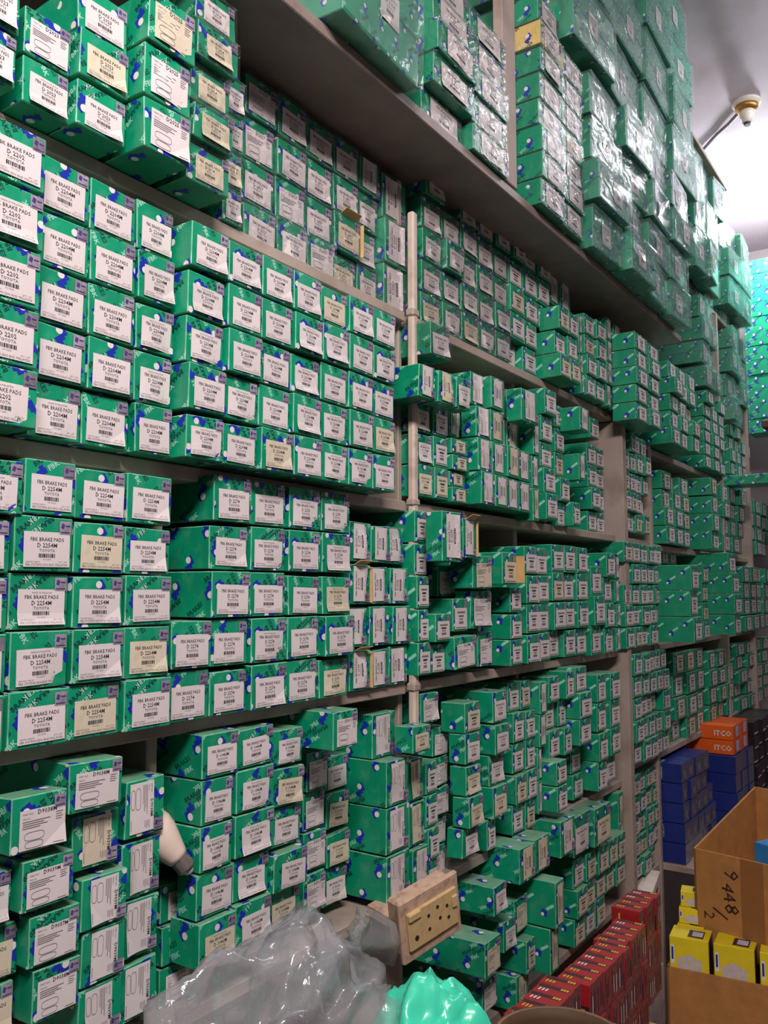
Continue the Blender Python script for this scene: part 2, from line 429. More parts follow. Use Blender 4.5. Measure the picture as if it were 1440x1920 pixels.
def wrap_mesh(w, h, d, var, mtl, e=0.0022, amp=0.0016):
    k = (w, h, d, var, mtl.name)
    if k in _wrap: return _wrap[k]
    mb = MB([mtl]); mb.smooth = True
    nx = 6
    def grid(o, ux, uy):
        o, ux, uy = Vector(o), Vector(ux), Vector(uy); n = ux.cross(uy).normalized()
        i = len(mb.v)
        for a in range(nx + 1):
            for b2 in range(nx + 1):
                p = o + ux * (a / nx) + uy * (b2 / nx)
                edge = min(a, nx - a, b2, nx - b2) == 0
                dd = 0 if edge else noise.noise(p * 45 + Vector((var * 9.1, 3, 7))) * amp
                mb.v.append(tuple(p + n * dd))
        for a in range(nx):
            for b2 in range(nx):
                s0 = i + a * (nx + 1) + b2; mb.f.append((s0, s0 + nx + 1, s0 + nx + 2, s0 + 1)); mb.m.append(0)
    W, H = w + 2 * e, h + 2 * e * .4
    grid((-W / 2, -e, -e * .4), (W, 0, 0), (0, 0, H))
    grid((-W / 2, d, -e * .4), (0, -d - e, 0), (0, 0, H))
    grid((-W / 2, -e, H - e * .4), (W, 0, 0), (0, d + e, 0))
    grid((-W / 2, d, -e * .4), (W, 0, 0), (0, -d - e, 0))
    _wrap[k] = mb.mesh('wrap_%d' % len(_wrap))
    return _wrap[k]

def flap_mesh(w, h):
    k = (w, h)
    if k in _flap: return _flap[k]
    mb = MB([KRAFT, GREEN])
    # a torn-open side flap standing out from the right edge of the front
    a = math.radians(68); L = w * .09; t = 0.0012
    M = Matrix.Translation((w / 2 - .001, -0.0005, h * .05)) @ Matrix.Rotation(-a, 4, 'Z')
    mb.box((0, -t, 0), (L, 0, h * .88), 0, 0, M)
    mb.box((0, 0, 0), (L, 0.0003, h * .88), 1, 0, M)
    M2 = Matrix.Translation((-w * .3, -0.0005, h - .001)) @ Matrix.Rotation(math.radians(-25), 4, 'X')
    mb.box((0, -h * .22, -t), (w * .6, 0, 0), 0, 0, M2)
    _flap[k] = mb.mesh('flap_%d' % len(_flap))
    return _flap[k]

BLOCKS = [
    ('A1', 0.482, 0.536, 1, 0.585, 0.713, 2, 0.059, 'S', 'D 2023', {}),
    ('A1', 0.548, 0.625, 1, 0.585, 0.708, 2, 0.046, 'S', 'D 2023', {'alt': {(0, 0): ('Q', 'D2023')}}),
    ('A1', 0.616, 0.695, 1, 0.585, 0.779, 3, 0.053, 'S', 'D 2023', {}),
    ('A1', 0.699, 0.784, 1, 0.585, 0.807, 3, 0.084, 'Q', 'D2025', {'logo': 1}),
    ('A1', 0.793, 0.876, 1, 0.585, 0.884, 5, 0.069, 'S', 'D 2024', {'aged': 0.6, 'wrap': 1, 'j': 2}),
    ('B1', 0.917, 0.96, 1, 0.585, 0.825, 4, 0.011, 'S', 'D 2024', {'wrap': 1}),
    ('B1', 0.998, 1.414, 5, 0.585, 0.89, 4, -0.032, 'S', 'D 2027', {'wrap': 1, 'alt': {(0, 0): ('Q', 'D2027'), (1, 0): ('Q', 'D2027'), (2, 1): ('Q', 'D2027'), (0, 4): ('V', 'D 2027'), (3, 2): ('Q', 'D2027')}, 'flap': [(2, 3)], 'j': 1.5}),
    ('B1', 1.402, 1.495, 1, 0.585, 0.879, 3, -0.022, 'V', 'D 2027', {'wrap': 1, 'j': 1.5}),
    ('A2', 0.486, 0.578, 1, 0.188, 0.543, 5, 0.06, 'S', 'D 2202', {'aged': 0.2}),
    ('A2', 0.585, 0.811, 3, 0.188, 0.543, 5, 0.03, 'S', 'D 2204M', {'aged': 0.08}),
    ('B2', 0.804, 1.326, 7, 0.188, 0.53, 5, 0.06, 'S', 'D 2204M', {'aged': 0.07}),
    ('B2', 1.465, 1.528, 1, 0.188, 0.577, 5, -0.04, 'S', 'D 2204M', {'j': 2}),
    ('A3', 0.498, 0.575, 1, -0.178, 0.156, 5, 0.04, 'S', 'D 2254M', {'aged': 0.2}),
    ('A3', 0.564, 0.805, 3, -0.178, 0.16, 5, 0.04, 'S', 'D 2254M', {'aged': 0.2}),
    ('B3', 0.809, 0.887, 1, -0.178, -0.034, 2, 0.03, 'S', 'D 2274', {}),
    ('B3', 0.882, 1.223, 4, -0.178, 0.177, 5, 0.03, 'S', 'D 2274', {'aged': 0.1}),
    ('B3', 1.245, 1.446, 3, -0.178, 0.136, 4, 0.01, 'V', 'D 2278', {'flap': [(1, 0), (3, 0)], 'j': 1.5}),
    ('A4', 0.537, 0.608, 1, -0.499, -0.244, 4, 0.02, 'S', 'D 9040', {'aged': 0.9, 'j': 2}),
    ('A4', 0.57, 0.647, 1, -0.293, -0.229, 1, 0.05, 'Q', 'D9038M', {}),
    ('A4', 0.592, 0.663, 1, -0.362, -0.302, 1, 0.035, 'Q', 'D9039M', {}),
    ('A4', 0.607, 0.679, 1, -0.429, -0.369, 1, 0.03, 'Q', 'D9037M', {}),
    ('A4', 0.615, 0.684, 1, -0.494, -0.432, 1, 0.03, 'Q', 'D9038M', {}),
    ('A4', 0.646, 0.724, 1, -0.263, -0.197, 1, 0.05, 'Q', 'D9038M', {}),
    ('A4', 0.666, 0.736, 1, -0.339, -0.271, 1, 0.03, 'QV', 'D9039M', {}),
    ('A4', 0.676, 0.749, 1, -0.547, -0.343, 3, 0.03, 'QV', 'D9039M', {}),
    ('A4', 0.747, 0.816, 1, -0.552, -0.243, 4, 0.02, 'QV', 'D9038M', {}),
    ('B4', 0.86, 0.94, 1, -0.585, -0.414, 3, -0.028, 'Q', 'D9041', {'alt': {(1, 0): ('S', 'D 9043')}}),
    ('B4', 0.873, 0.947, 1, -0.523, -0.199, 5, 0.03, 'S', 'D 1046M', {'aged': 0.4, 'alt2': 0}),
    ('B4', 0.941, 1.028, 1, -0.519, -0.198, 5, 0.03, 'S', 'D 1046M', {'aged': 0.2, 'j': 2}),
    ('B4', 1.024, 1.106, 1, -0.525, -0.21, 5, 0.03, 'S', 'D 5048M', {'aged': 0.6, 'j': 2}),
    ('B4', 1.126, 1.198, 1, -0.258, -0.193, 1, 0.07, 'Q', 'D5011', {'logo': 1}),
    ('B4', 1.178, 1.241, 1, -0.551, -0.278, 4, -0.03, 'Q', 'D5011', {}),
    ('B4', 1.257, 1.328, 1, -0.568, -0.294, 4, -0.045, 'S', 'D 5014', {'aged': 0.6, 'j': 2}),
    ('B4', 1.34, 1.421, 1, -0.569, -0.227, 4, 0.025, 'QV', 'D5042M', {'logo': 1}),
    ('B4', 1.389, 1.456, 1, -0.304, -0.249, 1, 0.06, 'S', 'D 5040', {'aged': 1}),
    ('B4', 1.465, 1.527, 1, -0.589, -0.331, 3, 0.0, 'QV', 'D5042M', {'aged': 0.4, 'j': 2}),
    ('C1', 1.522, 2.196, 8, 0.585, 0.87, 4, -0.002, 'S', 'D 1104', {'wrap': 1, 'j': 1.3}),
    ('C1', 1.53, 2.208, 8, 0.874, 0.943, 1, 0.0, 'S', 'D 1104', {'wrap': 1, 'skip': [(0, 1)], 'j': 1.3}),
    ('C1', 1.465, 1.548, 1, 0.492, 0.563, 1, 0.06, 'S', 'D 1104', {'wrap': 1, 'j': 2, 'support': 1}),
    ('C1', 2.198, 2.36, 2, 0.825, 0.918, 1, 0.0, 'V', 'D 1107', {'wrap': 1}),
    ('C1', 2.128, 2.267, 2, 0.585, 0.784, 3, 0.058, 'S', 'D 1106', {'aged': 0.4, 'wrap': 1}),
    ('C1', 2.356, 2.393, 1, 0.585, 0.827, 4, 0.027, 'V', 'D 1107', {'wrap': 1}),
    ('C1', 2.38, 2.531, 2, 0.585, 0.836, 4, 0.038, 'S', 'D 1107', {'wrap': 1, 'j': 2}),
    ('C1', 2.563, 2.698, 2, 0.585, 0.873, 4, 0.033, 'V', 'D 1108', {'wrap': 1}),
    ('C2', 1.464, 1.594, 2, 0.199, 0.403, 3, 0.02, 'S', 'D 1178M', {'aged': 0.3}),
    ('C2', 1.393, 1.589, 3, 0.386, 0.456, 1, 0.07, 'V', 'D 1177', {'j': 2, 'alt': {(0, 2): ('S', 'D 1178M')}}),
    ('C2', 1.637, 1.714, 2, 0.351, 0.429, 1, 0.0, 'V', 'D 1177', {}),
    ('C2', 1.586, 1.659, 1, 0.196, 0.338, 4, 0.03, 'S', 'D 1180', {'aged': 1, 'j': 2}),
    ('C2', 1.674, 1.952, 4, 0.198, 0.506, 4, 0.05, 'QV', 'D2222', {'j': 1.3, 'logo': 1}),
    ('C2', 1.843, 1.942, 1, 0.413, 0.495, 1, 0.08, 'QV', 'D2222', {'logo': 1}),
    ('C2', 1.963, 2.001, 1, 0.181, 0.432, 3, 0.05, 'QV', 'D2222', {}),
    ('C2', 2.068, 2.146, 1, 0.193, 0.544, 5, 0.03, 'Q', 'D2224', {'wrap': 1, 'j': 2}),
    ('C2', 2.193, 2.259, 1, 0.184, 0.531, 5, 0.02, 'S', 'D 2225', {'wrap': 1, 'j': 2}),
    ('C2', 2.227, 2.3, 1, 0.452, 0.523, 1, 0.07, 'QV', 'D2226', {}),
    ('C2', 2.5, 2.574, 1, 0.48, 0.546, 1, 0.0, 'Q', 'D2226', {}),
    ('C2', 2.253, 2.305, 1, 0.188, 0.391, 3, 0.03, 'S', 'D 2226', {'wrap': 1, 'j': 2}),
    ('C2', 2.274, 2.322, 1, 0.319, 0.395, 1, 0.05, 'V', 'D 2226', {}),
    ('C2', 2.463, 2.615, 2, 0.185, 0.459, 4, 0.0, 'S', 'D 2226', {'wrap': 1}),
    ('C3', 1.451, 1.499, 1, -0.164, 0.169, 5, 0.03, 'S', 'D 2276', {}),
    ('C3', 1.459, 1.541, 1, 0.063, 0.168, 1, 0.08, 'V', 'D 2278', {'logo': 1}),
    ('C3', 1.561, 1.62, 1, 0.074, 0.16, 1, 0.07, 'V', 'D 2278', {'flap': [(0, 0)]}),
    ('C3', 1.604, 1.649, 1, -0.023, 0.049, 1, -0.03, 'V', 'D 2278', {}),
    ('C3', 1.608, 1.692, 1, -0.007, 0.065, 1, 0.0, 'Q', 'D2278M', {}),
    ('C3', 1.628, 1.715, 1, 0.009, 0.087, 1, 0.05, 'Q', 'D2278M', {'j': 3}),
    ('C3', 1.49, 1.562, 1, -0.099, -0.037, 1, 0.04, 'S', 'D 2278', {'j': 3}),
    ('C3', 1.583, 1.661, 1, -0.081, -0.009, 1, 0.03, 'Q', 'D2278M', {}),
    ('C3', 1.65, 1.748, 1, -0.078, 0.007, 1, 0.04, 'Q', 'D2278M', {}),
    ('C3', 1.493, 1.566, 1, -0.163, -0.101, 1, 0.04, 'S', 'D 2278', {'j': 3}),
    ('C3', 1.554, 1.649, 1, -0.158, -0.086, 1, 0.05, 'Q', 'D2278M', {'j': 3}),
    ('C3', 1.709, 1.779, 1, -0.165, -0.086, 1, 0.02, 'Q', 'D2278M', {}),
    ('C3', 1.741, 1.816, 1, 0.02, 0.096, 1, 0.07, 'S', 'D 2280', {'flap': [(0, 0)], 'aged': 1}),
    ('C3', 1.823, 1.886, 1, -0.17, 0.017, 3, 0.05, 'S', 'D 2280', {'logo': 1}),
    ('C3', 1.923, 2.071, 2, -0.171, 0.12, 4, 0.04, 'S', 'D 2281', {'j': 1.5}),
    ('C3', 2.115, 2.359, 3, -0.173, 0.132, 4, 0.03, 'S', 'D 2281', {'j': 1.5}),
    ('C3', 2.388, 2.475, 1, -0.18, 0.08, 3, 0.03, 'Q', 'D2282', {'j': 3}),
    ('C3', 2.477, 2.547, 1, -0.178, 0.124, 4, 0.04, 'Q', 'D2283', {'j': 2}),
    ('C3', 2.603, 2.643, 1, -0.179, 0.119, 4, 0.03, 'V', 'D 2283', {}),
    ('C4', 1.502, 1.573, 1, -0.268, -0.202, 1, 0.0, 'Q', 'D2278M', {}),
    ('C4', 1.523, 1.577, 1, -0.609, -0.346, 4, 0.0, 'S', 'D 5044', {'aged': 0.4}),
    ('C4', 1.569, 1.636, 1, -0.593, -0.283, 5, 0.01, 'Q', 'D5045', {'j': 2}),
    ('C4', 1.601, 1.669, 1, -0.552, -0.23, 5, 0.05, 'S', 'D 5046', {'aged': 0.2, 'logo': 1, 'j': 2}),
    ('C4', 1.75, 1.827, 1, -0.574, -0.222, 5, 0.04, 'S', 'D 5047', {'logo': 1}),
    ('C4', 1.9, 2.022, 2, -0.576, -0.216, 5, 0.01, 'S', 'D 5049', {'aged': 0.2, 'j': 1.5}),
    ('C4', 2.016, 2.06, 1, -0.548, -0.222, 4, 0.03, 'V', 'D 5050', {}),
    ('C4', 2.082, 2.151, 1, -0.423, -0.214, 3, 0.03, 'S', 'D 5050', {}),
    ('C4', 2.166, 2.242, 1, -0.427, -0.207, 3, 0.03, 'S', 'D 5050', {}),
    ('C4', 2.04, 2.105, 1, -0.544, -0.416, 2, 0.07, 'S', 'D 5051', {'logo': 1, 'aged': 0.2}),
    ('C4', 2.298, 2.375, 1, -0.573, -0.433, 2, 0.0, 'Q', 'D5052', {}),
    ('C4', 2.217, 2.305, 1, -0.408, -0.198, 3, 0.05, 'S', 'D 5052', {'j': 2}),
    ('C4', 2.371, 2.441, 1, -0.557, -0.228, 4, 0.05, 'Q', 'D5053', {'logo': 1}),
    ('C4', 2.47, 2.555, 1, -0.554, -0.234, 4, 0.05, 'Q', 'D5053', {}),
    ('C5', 1.792, 1.962, 2, -0.648, -0.569, 1, 0.08, 'V', 'D 6010', {'aged': 1}),
    ('C5', 2.04, 2.137, 1, -0.653, -0.564, 1, 0.06, 'V', 'D 6010', {'aged': 0.5}),
    ('C5', 2.188, 2.433, 2, -0.694, -0.591, 1, 0.05, 'S', 'D 6012', {'aged': 0.8, 'j': 2}),
    ('C5', 2.535, 2.663, 2, -0.765, -0.609, 1, 0.02, 'V', 'D 6012', {'aged': 0.6}),
    ('C5', 1.686, 1.75, 1, -0.687, -0.618, 1, 0.08, 'S', 'D 6011', {'logo': 1, 'j': 3}),
    ('C5', 1.76, 1.824, 1, -0.79, -0.72, 1, 0.05, 'S', 'D 6011', {}),
    ('C5', 1.577, 1.649, 1, -0.766, -0.696, 1, 0.1, 'Q', 'D6011', {'logo': 1, 'j': 2}),
    ('C5', 1.63, 1.698, 1, -0.864, -0.796, 1, 0.09, 'Q', 'D6011', {'logo': 1}),
    ('C5', 1.813, 1.894, 1, -0.771, -0.691, 1, 0.06, 'Q', 'D6013', {'aged': 0.8, 'j': 2}),
    ('C5', 1.843, 1.908, 1, -0.859, -0.783, 1, 0.06, 'S', 'D 6013', {'aged': 0.8, 'j': 2}),
    ('C5', 1.822, 1.909, 1, -0.936, -0.859, 1, 0.05, 'V', 'D 6013', {'aged': 0.8}),
    ('C5', 1.889, 1.94, 1, -0.867, -0.66, 2, 0.12, 'V', 'D 6014', {'logo': 1, 'aged': 0.5}),
    ('C5', 2.231, 2.617, 5, -0.938, -0.715, 3, 0.03, 'S', 'D 6015', {'aged': 0.8, 'j': 1.5, 'skip': [(2, 3), (2, 4)]}),
    ('D1', 2.609, 2.865, 2, 0.543, 0.827, 5, 0.11, 'S', 'D 7001', {'logo': 1}),
    ('D1', 3.095, 3.147, 1, 0.597, 0.863, 3, 0.05, 'V', 'D 7001', {}),
    ('D1', 3.047, 3.388, 3, 0.533, 0.836, 5, 0.09, 'S', 'D 7002', {}),
    ('D1', 3.68, 4.053, 3, 0.528, 0.857, 6, 0.05, 'S', 'D 7003', {}),
    ('D1', 4.36, 4.809, 4, 0.452, 0.839, 6, 0.0, 'S', 'D 7004', {'j': 2}),
    ('D2', 2.723, 2.98, 4, 0.202, 0.54, 5, 0.02, 'S', 'D 7005', {'j': 1.5}),
    ('D2', 3.167, 3.544, 3, 0.182, 0.457, 4, 0.02, 'S', 'D 7006', {'j': 2}),
    ('D2', 3.627, 3.745, 1, 0.18, 0.478, 4, 0.08, 'S', 'D 7007', {'logo': 1}),
    ('D2', 4.027, 4.458, 3, 0.189, 0.498, 4, 0.03, 'S', 'D 7008', {'j': 2}),
    ('D2', 4.681, 5.368, 4, 0.206, 0.501, 4, 0.0, 'S', 'D 7009', {'j': 2}),
    ('D3', 2.676, 3.078, 5, -0.176, 0.168, 5, 0.03, 'S', 'D 7010', {'j': 1.5}),
    ('D3', 3.041, 3.145, 1, -0.17, 0.101, 3, 0.14, 'S', 'D 7011', {'logo': 1, 'j': 2}),
    ('D3', 3.302, 3.546, 2, 0.115, 0.187, 1, 0.0, 'S', 'D 7011', {}),
    ('D3', 3.594, 3.687, 1, -0.187, 0.117, 4, 0.04, 'S', 'D 7011', {'aged': 0.5}),
    ('D3', 3.681, 3.796, 1, -0.17, 0.169, 4, 0.14, 'S', 'D 7012', {'logo': 1, 'j': 2}),
    ('D3', 4.337, 4.97, 4, -0.182, 0.132, 4, 0.04, 'S', 'D 7013', {'j': 2}),
    ('D4', 2.744, 3.123, 5, -0.549, -0.195, 5, 0.03, 'S', 'D 7014', {'j': 1.5}),
    ('D4', 3.299, 3.745, 3, -0.561, -0.224, 4, 0.0, 'S', 'D 7015', {'aged': 0.4, 'j': 2}),
    ('D4', 3.753, 4.141, 3, -0.538, -0.245, 4, 0.02, 'S', 'D 7016', {'aged': 0.4, 'j': 2}),
    ('D4', 4.337, 5.108, 4, -0.561, -0.235, 5, 0.0, 'S', 'D 7017', {'j': 2}),
    ('D5', 2.791, 3.157, 5, -0.92, -0.592, 5, 0.0, 'S', 'D 7018', {'aged': 0.5}),
    ('T2', 1.345, 1.676, 2, 0.928, 1.25, 5, 0.131, 'S', 'D 1211', {'wrap': 1}),
    ('T3', 1.823, 2.105, 2, 0.928, 1.465, 8, 0.147, 'S', 'D 1212', {'wrap': 1, 'yel': [(1, 0)]}),
    ('P1', 1.012, 1.273, 1, 0.928, 1.123, 1, 0.166, 'P', '', {}),
    ('P4', 2.125, 3.037, 4, 0.928, 1.431, 4, 0.174, 'P', '', {}),
    ('P5', 1.976, 3.16, 4, 1.439, 2.172, 4, 0.17, 'P', '', {}),
    ('P6', 3.632, 3.906, 2, 0.866, 1.374, 5, 0.06, 'P', '', {}),
    ('P7', 4.277, 4.689, 3, 0.837, 1.429, 5, 0.03, 'P', '', {}),
    ('P8', 3.435, 3.921, 3, 1.314, 1.824, 3, 0.09, 'P', '', {}),
    ('P9', 4.209, 4.68, 2, 1.385, 1.83, 3, 0.05, 'P', '', {}),
]
PHRASE = dict(A1='top left shelf', B1='shelf under the dark ledge', A2='far left second shelf', B2='big block left of the post',
              A3='far left third shelf', B3='shelf above the light bulb', A4='bottom left stack', B4='shelf behind the plastic bag',
              C1='top shelf right of post', C2='second shelf right of post', C3='third shelf right of post', C4='fourth shelf right of post',
              C5='lowest shelf above red boxes', D1='far right upper shelf', D2='far right second shelf', D3='far right third shelf',
              D4='far right fourth shelf', D5='far right lowest shelf', T2='ledge left of wooden upright', T3='ledge right of wooden upright')
ORD = ['', 'first', 'second', 'third', 'fourth', 'fifth', 'sixth', 'seventh', 'eighth', 'ninth', 'tenth', 'eleventh', 'twelfth', 'thirteenth',
       'fourteenth', 'fifteenth', 'sixteenth', 'seventeenth', 'eighteenth', 'nineteenth', 'twentieth', 'twenty-first', 'twenty-second', 'twenty-third', 'twenty-fourth', 'twenty-fifth']
R = random.Random(11)
BX = []
for grp, X0, X1, nc, Z0, Z1, nr, p, kind, code, o in BLOCKS:
    cw, chh = (X1 - X0) / nc, (Z1 - Z0) / nr
    for c in range(nc):
        for r in range(nr):                     # r = 0 is the top row
            if (r, c) in o.get('skip', ()): continue
            kd, cd = o.get('alt', {}).get((r, c), (kind, code))
            jj = o.get('j', 1.0)
            BX.append(dict(g=grp, x0=X0 + c * cw + .0008, x1=X0 + (c + 1) * cw - .0008, z0=Z1 - (r + 1) * chh, h=chh - .001,
                           y=-p + R.uniform(-.005, .005) * jj, d=.155 + max(0, p), kind=kd, code=cd,
                           aged=R.random() < o.get('aged', .06), wrap=o.get('wrap', 0), flap=(r, c) in o.get('flap', ()), yel=(r, c) in o.get('yel', ()),
                           yaw=R.uniform(-1, 1) * .012 * jj, j=jj, lab=R.choice((0, 0, 0, 1, 2, 3)), var=min(3, int(R.random() * 2 + jj - .5))))
for b2 in BX:
    if b2['g'] not in ('A2', 'B2', 'A3') and b2['kind'] != 'P' and R.random() < .16: b2['y'] += R.uniform(-.018, .022)
    if R.random() < .3 and b2['kind'] != 'P': b2['h'] -= R.uniform(0, .004)
# no two cartons share space: neighbours meet at a common plane, or the front one is shorter
for i in range(len(BX)):
    a = BX[i]
    for j in range(i + 1, len(BX)):
        b2 = BX[j]
        if a['z0'] + a['h'] - .003 < b2['z0'] or b2['z0'] + b2['h'] - .003 < a['z0']: continue
        ox = min(a['x1'], b2['x1']) - max(a['x0'], b2['x0'])
        if ox <= .0005: continue
        fr, re = (a, b2) if a['y'] <= b2['y'] else (b2, a)
        if fr['y'] + fr['d'] <= re['y']: continue
        wmin = min(a['x1'] - a['x0'], b2['x1'] - b2['x0'])
        if ox < .45 * wmin:
            if fr['x0'] > re['x0']: re['x1'] = min(re['x1'], fr['x0'] - .0006)
            else: re['x0'] = max(re['x0'], fr['x1'] + .0006)
        else:
            re['y'] = max(re['y'], fr['y'] + .06); fr['d'] = min(fr['d'], re['y'] - fr['y'] - .001)
def px(x, y, z):
    v = Vector((x, y + CAM_D, z)); w = v.dot(cF)
    return 720 + FPX * v.dot(cR) / w, 960 - FPX * v.dot(cU) / w
for b2 in BX:
    P = [px(x, b2['y'], z) for x in (b2['x0'], b2['x1']) for z in (b2['z0'], b2['z0'] + b2['h'])]
    u0, u1 = max(0, min(t[0] for t in P)), min(1440, max(t[0] for t in P)); v0, v1 = max(0, min(t[1] for t in P)), min(1920, max(t[1] for t in P))
    b2['area'] = max(0, u1 - u0) * max(0, v1 - v0)
# column and row of every carton on its shelf, for its label
for g in set(b2['g'] for b2 in BX):
    L = sorted((b2 for b2 in BX if b2['g'] == g and b2['area'] > 0), key=lambda t: t['x0'] + t['x1'])
    cols = []
    for b2 in L:
        cx = (b2['x0'] + b2['x1']) / 2
        if cols and cx - cols[-1][0] < .030: cols[-1][1].append(b2)
        else: cols.append((cx, [b2]))
    for ci, (_, c) in enumerate(cols):
        for ri, b2 in enumerate(sorted(c, key=lambda t: -t['z0'])): b2['col'] = ci + 1; b2['row'] = ri + 1; b2['ncol'] = len(cols)
cart = sorted((b2 for b2 in BX if b2['kind'] != 'P' and b2['area'] > 60), key=lambda t: -t['area'])
SINGLE, MASS = cart[:300], cart[300:]
for b2 in SINGLE:
    w = q(b2['x1'] - b2['x0']); h = q(b2['h'], .003); d = q(b2['d'], .02)
    var = b2['var']
    o = link('brake_pad_box', carton_mesh(w, h, d, var), None, ((b2['x0'] + b2['x1']) / 2, b2['y'], ZC + b2['z0']), (0, R.uniform(-.012, .012) * max(0, b2['j'] - .8), b2['yaw']))
    if b2['yel']: o.data = o.data.copy(); o.data.materials[0] = YELC; o.data.materials[1] = BLUE; o.data.materials[4] = WHITE
    detail = {'S': '', 'Q': ' with pad drawing', 'V': ' with sideways label', 'QV': ' with sideways drawing'}[b2['kind']]
    if b2['aged']: detail = ' with yellowed label'
    colour = 'yellow and white' if b2['yel'] else 'glossy green' if b2['wrap'] else 'green'
    tag(o, '%s carton%s, %s row, %s column, %s' % (colour, detail, ORD[b2['row']], ORD[b2['col']], PHRASE[b2['g']]), 'box', 'green brake pad cartons on the shelves')
    lb = link('label', label_mesh(w, h, b2['kind'], b2['code'], b2['aged'], b2['lab']), o)
    lb.rotation_euler = (0, R.uniform(-.02, .02) * b2['j'], 0)
    link('hologram_sticker', holo_mesh(w, h, b2['kind']), o)
    if b2['wrap']: link('plastic_wrap', wrap_mesh(w, h, d, R.randrange(4), WRAP), o)
    if b2['flap']: link('open_flap', flap_mesh(w, h), o)

# the cartons past the three hundred largest: one mass
SM = MB([GREEN, BLUE, WHITE, DARKG, PAPER, AGED, INK, INKS, HOLO, PALEG, KRAFT, EDGE])
for b2 in MASS:
    w = b2['x1'] - b2['x0'] - .001; h = b2['h'] - R.uniform(.0, .003); d = b2['d']
    M = Matrix.Translation(((b2['x0'] + b2['x1']) / 2, b2['y'], ZC + b2['z0'])) @ Matrix.Rotation(b2['yaw'], 4, 'Z')
    i0 = len(SM.v)
    SM.box((-w / 2, 0, 0), (w / 2, d, h), 0, 0.0013, None, 11)
    fc = Face(SM, (-w / 2, 0, 0), (1, 0, 0), (0, 0, 1), w, h, 0.0006)
    sd = Face(SM, (-w / 2, d, 0), (0, -1, 0), (0, 0, 1), d, h, 0.0006)
    pm = 5 if b2['aged'] else 4
    def mark(f, x, y, s):
        f.poly([(x - s, y - .3 * s), (x + .8 * s, y - s), (x + s, y + .4 * s), (x - .3 * s, y + s)], 1)
        f.poly([(x + s * .5 * math.cos(t * 1.047) - .3 * s, y - .4 * s + s * .5 * math.sin(t * 1.047)) for t in range(6)], 2, 2)
        f.poly([(x + s, y + .6 * s), (x + 3 * s, y + 1.9 * s), (x + 2.6 * s, y + 2.5 * s), (x + .6 * s, y + 1.2 * s)], 9, 1)
    for k in range(3): mark(sd, d - (.03 + .05 * k), h * R.uniform(.2, .8), .009)
    mark(fc, w * R.uniform(.1, .4), h * R.uniform(.72, .85), .008)
    mark(fc, w * R.uniform(.05, .15), h * R.uniform(.1, .5), .008)
    s = min(w, h) * .24; fc.rect(w * .95 - s, h * .94 - s, w * .95, h * .94, 8, 2)
    if b2['kind'] in ('S', 'Q'):
        lw, lh = (min(w * .82, h * 1.12), h * .65) if w / h < 1.6 else (w * .55, h * .8); x0 = (w - lw) / 2 + R.uniform(-.03, .06) * w; z0 = h * R.uniform(.04, .10)
        fc.rect(x0, z0, x0 + lw, z0 + lh, pm, 3)
        for yy, a, m, t in ((.76, .62, 7, .07), (.58, .40, 6, .08), (.45, .30, 7, .05), (.26, .36, 7, .11), (.05, .85, 7, .04)):
            fc.rect(x0 + lw * (.5 - a / 2), z0 + lh * yy, x0 + lw * (.5 + a / 2), z0 + lh * (yy + t), m if b2['kind'] == 'S' else 7, 4)
    else:
        lw = min(w * .62, h * .64); lh = h * .85; x0 = (w - lw) / 2 - w * .03; z0 = h * .08
        fc.rect(x0, z0, x0 + lw, z0 + lh, pm, 3)
        for xx, a, m, t in ((.14, .62, 7, .07), (.32, .40, 6, .08), (.5, .30, 7, .05), (.66, .36, 7, .10), (.88, .85, 7, .04)):
            fc.rect(x0 + lw * xx, z0 + lh * (.5 - a / 2), x0 + lw * (xx + t), z0 + lh * (.5 + a / 2), m, 4)
    if b2['flap']: SM.box((w / 2 - .002, -w * .3, h * .05), (w / 2, 0, h * .9), 10)
    for n in range(i0, len(SM.v)): SM.v[n] = tuple(M @ Vector(SM.v[n]))
mo = link('brake_pad_boxes', SM.mesh('brake_pad_boxes'))
mo['kind'] = 'stuff'
tag(mo, 'hundreds of smaller green brake pad cartons filling the receding shelves', 'boxes')

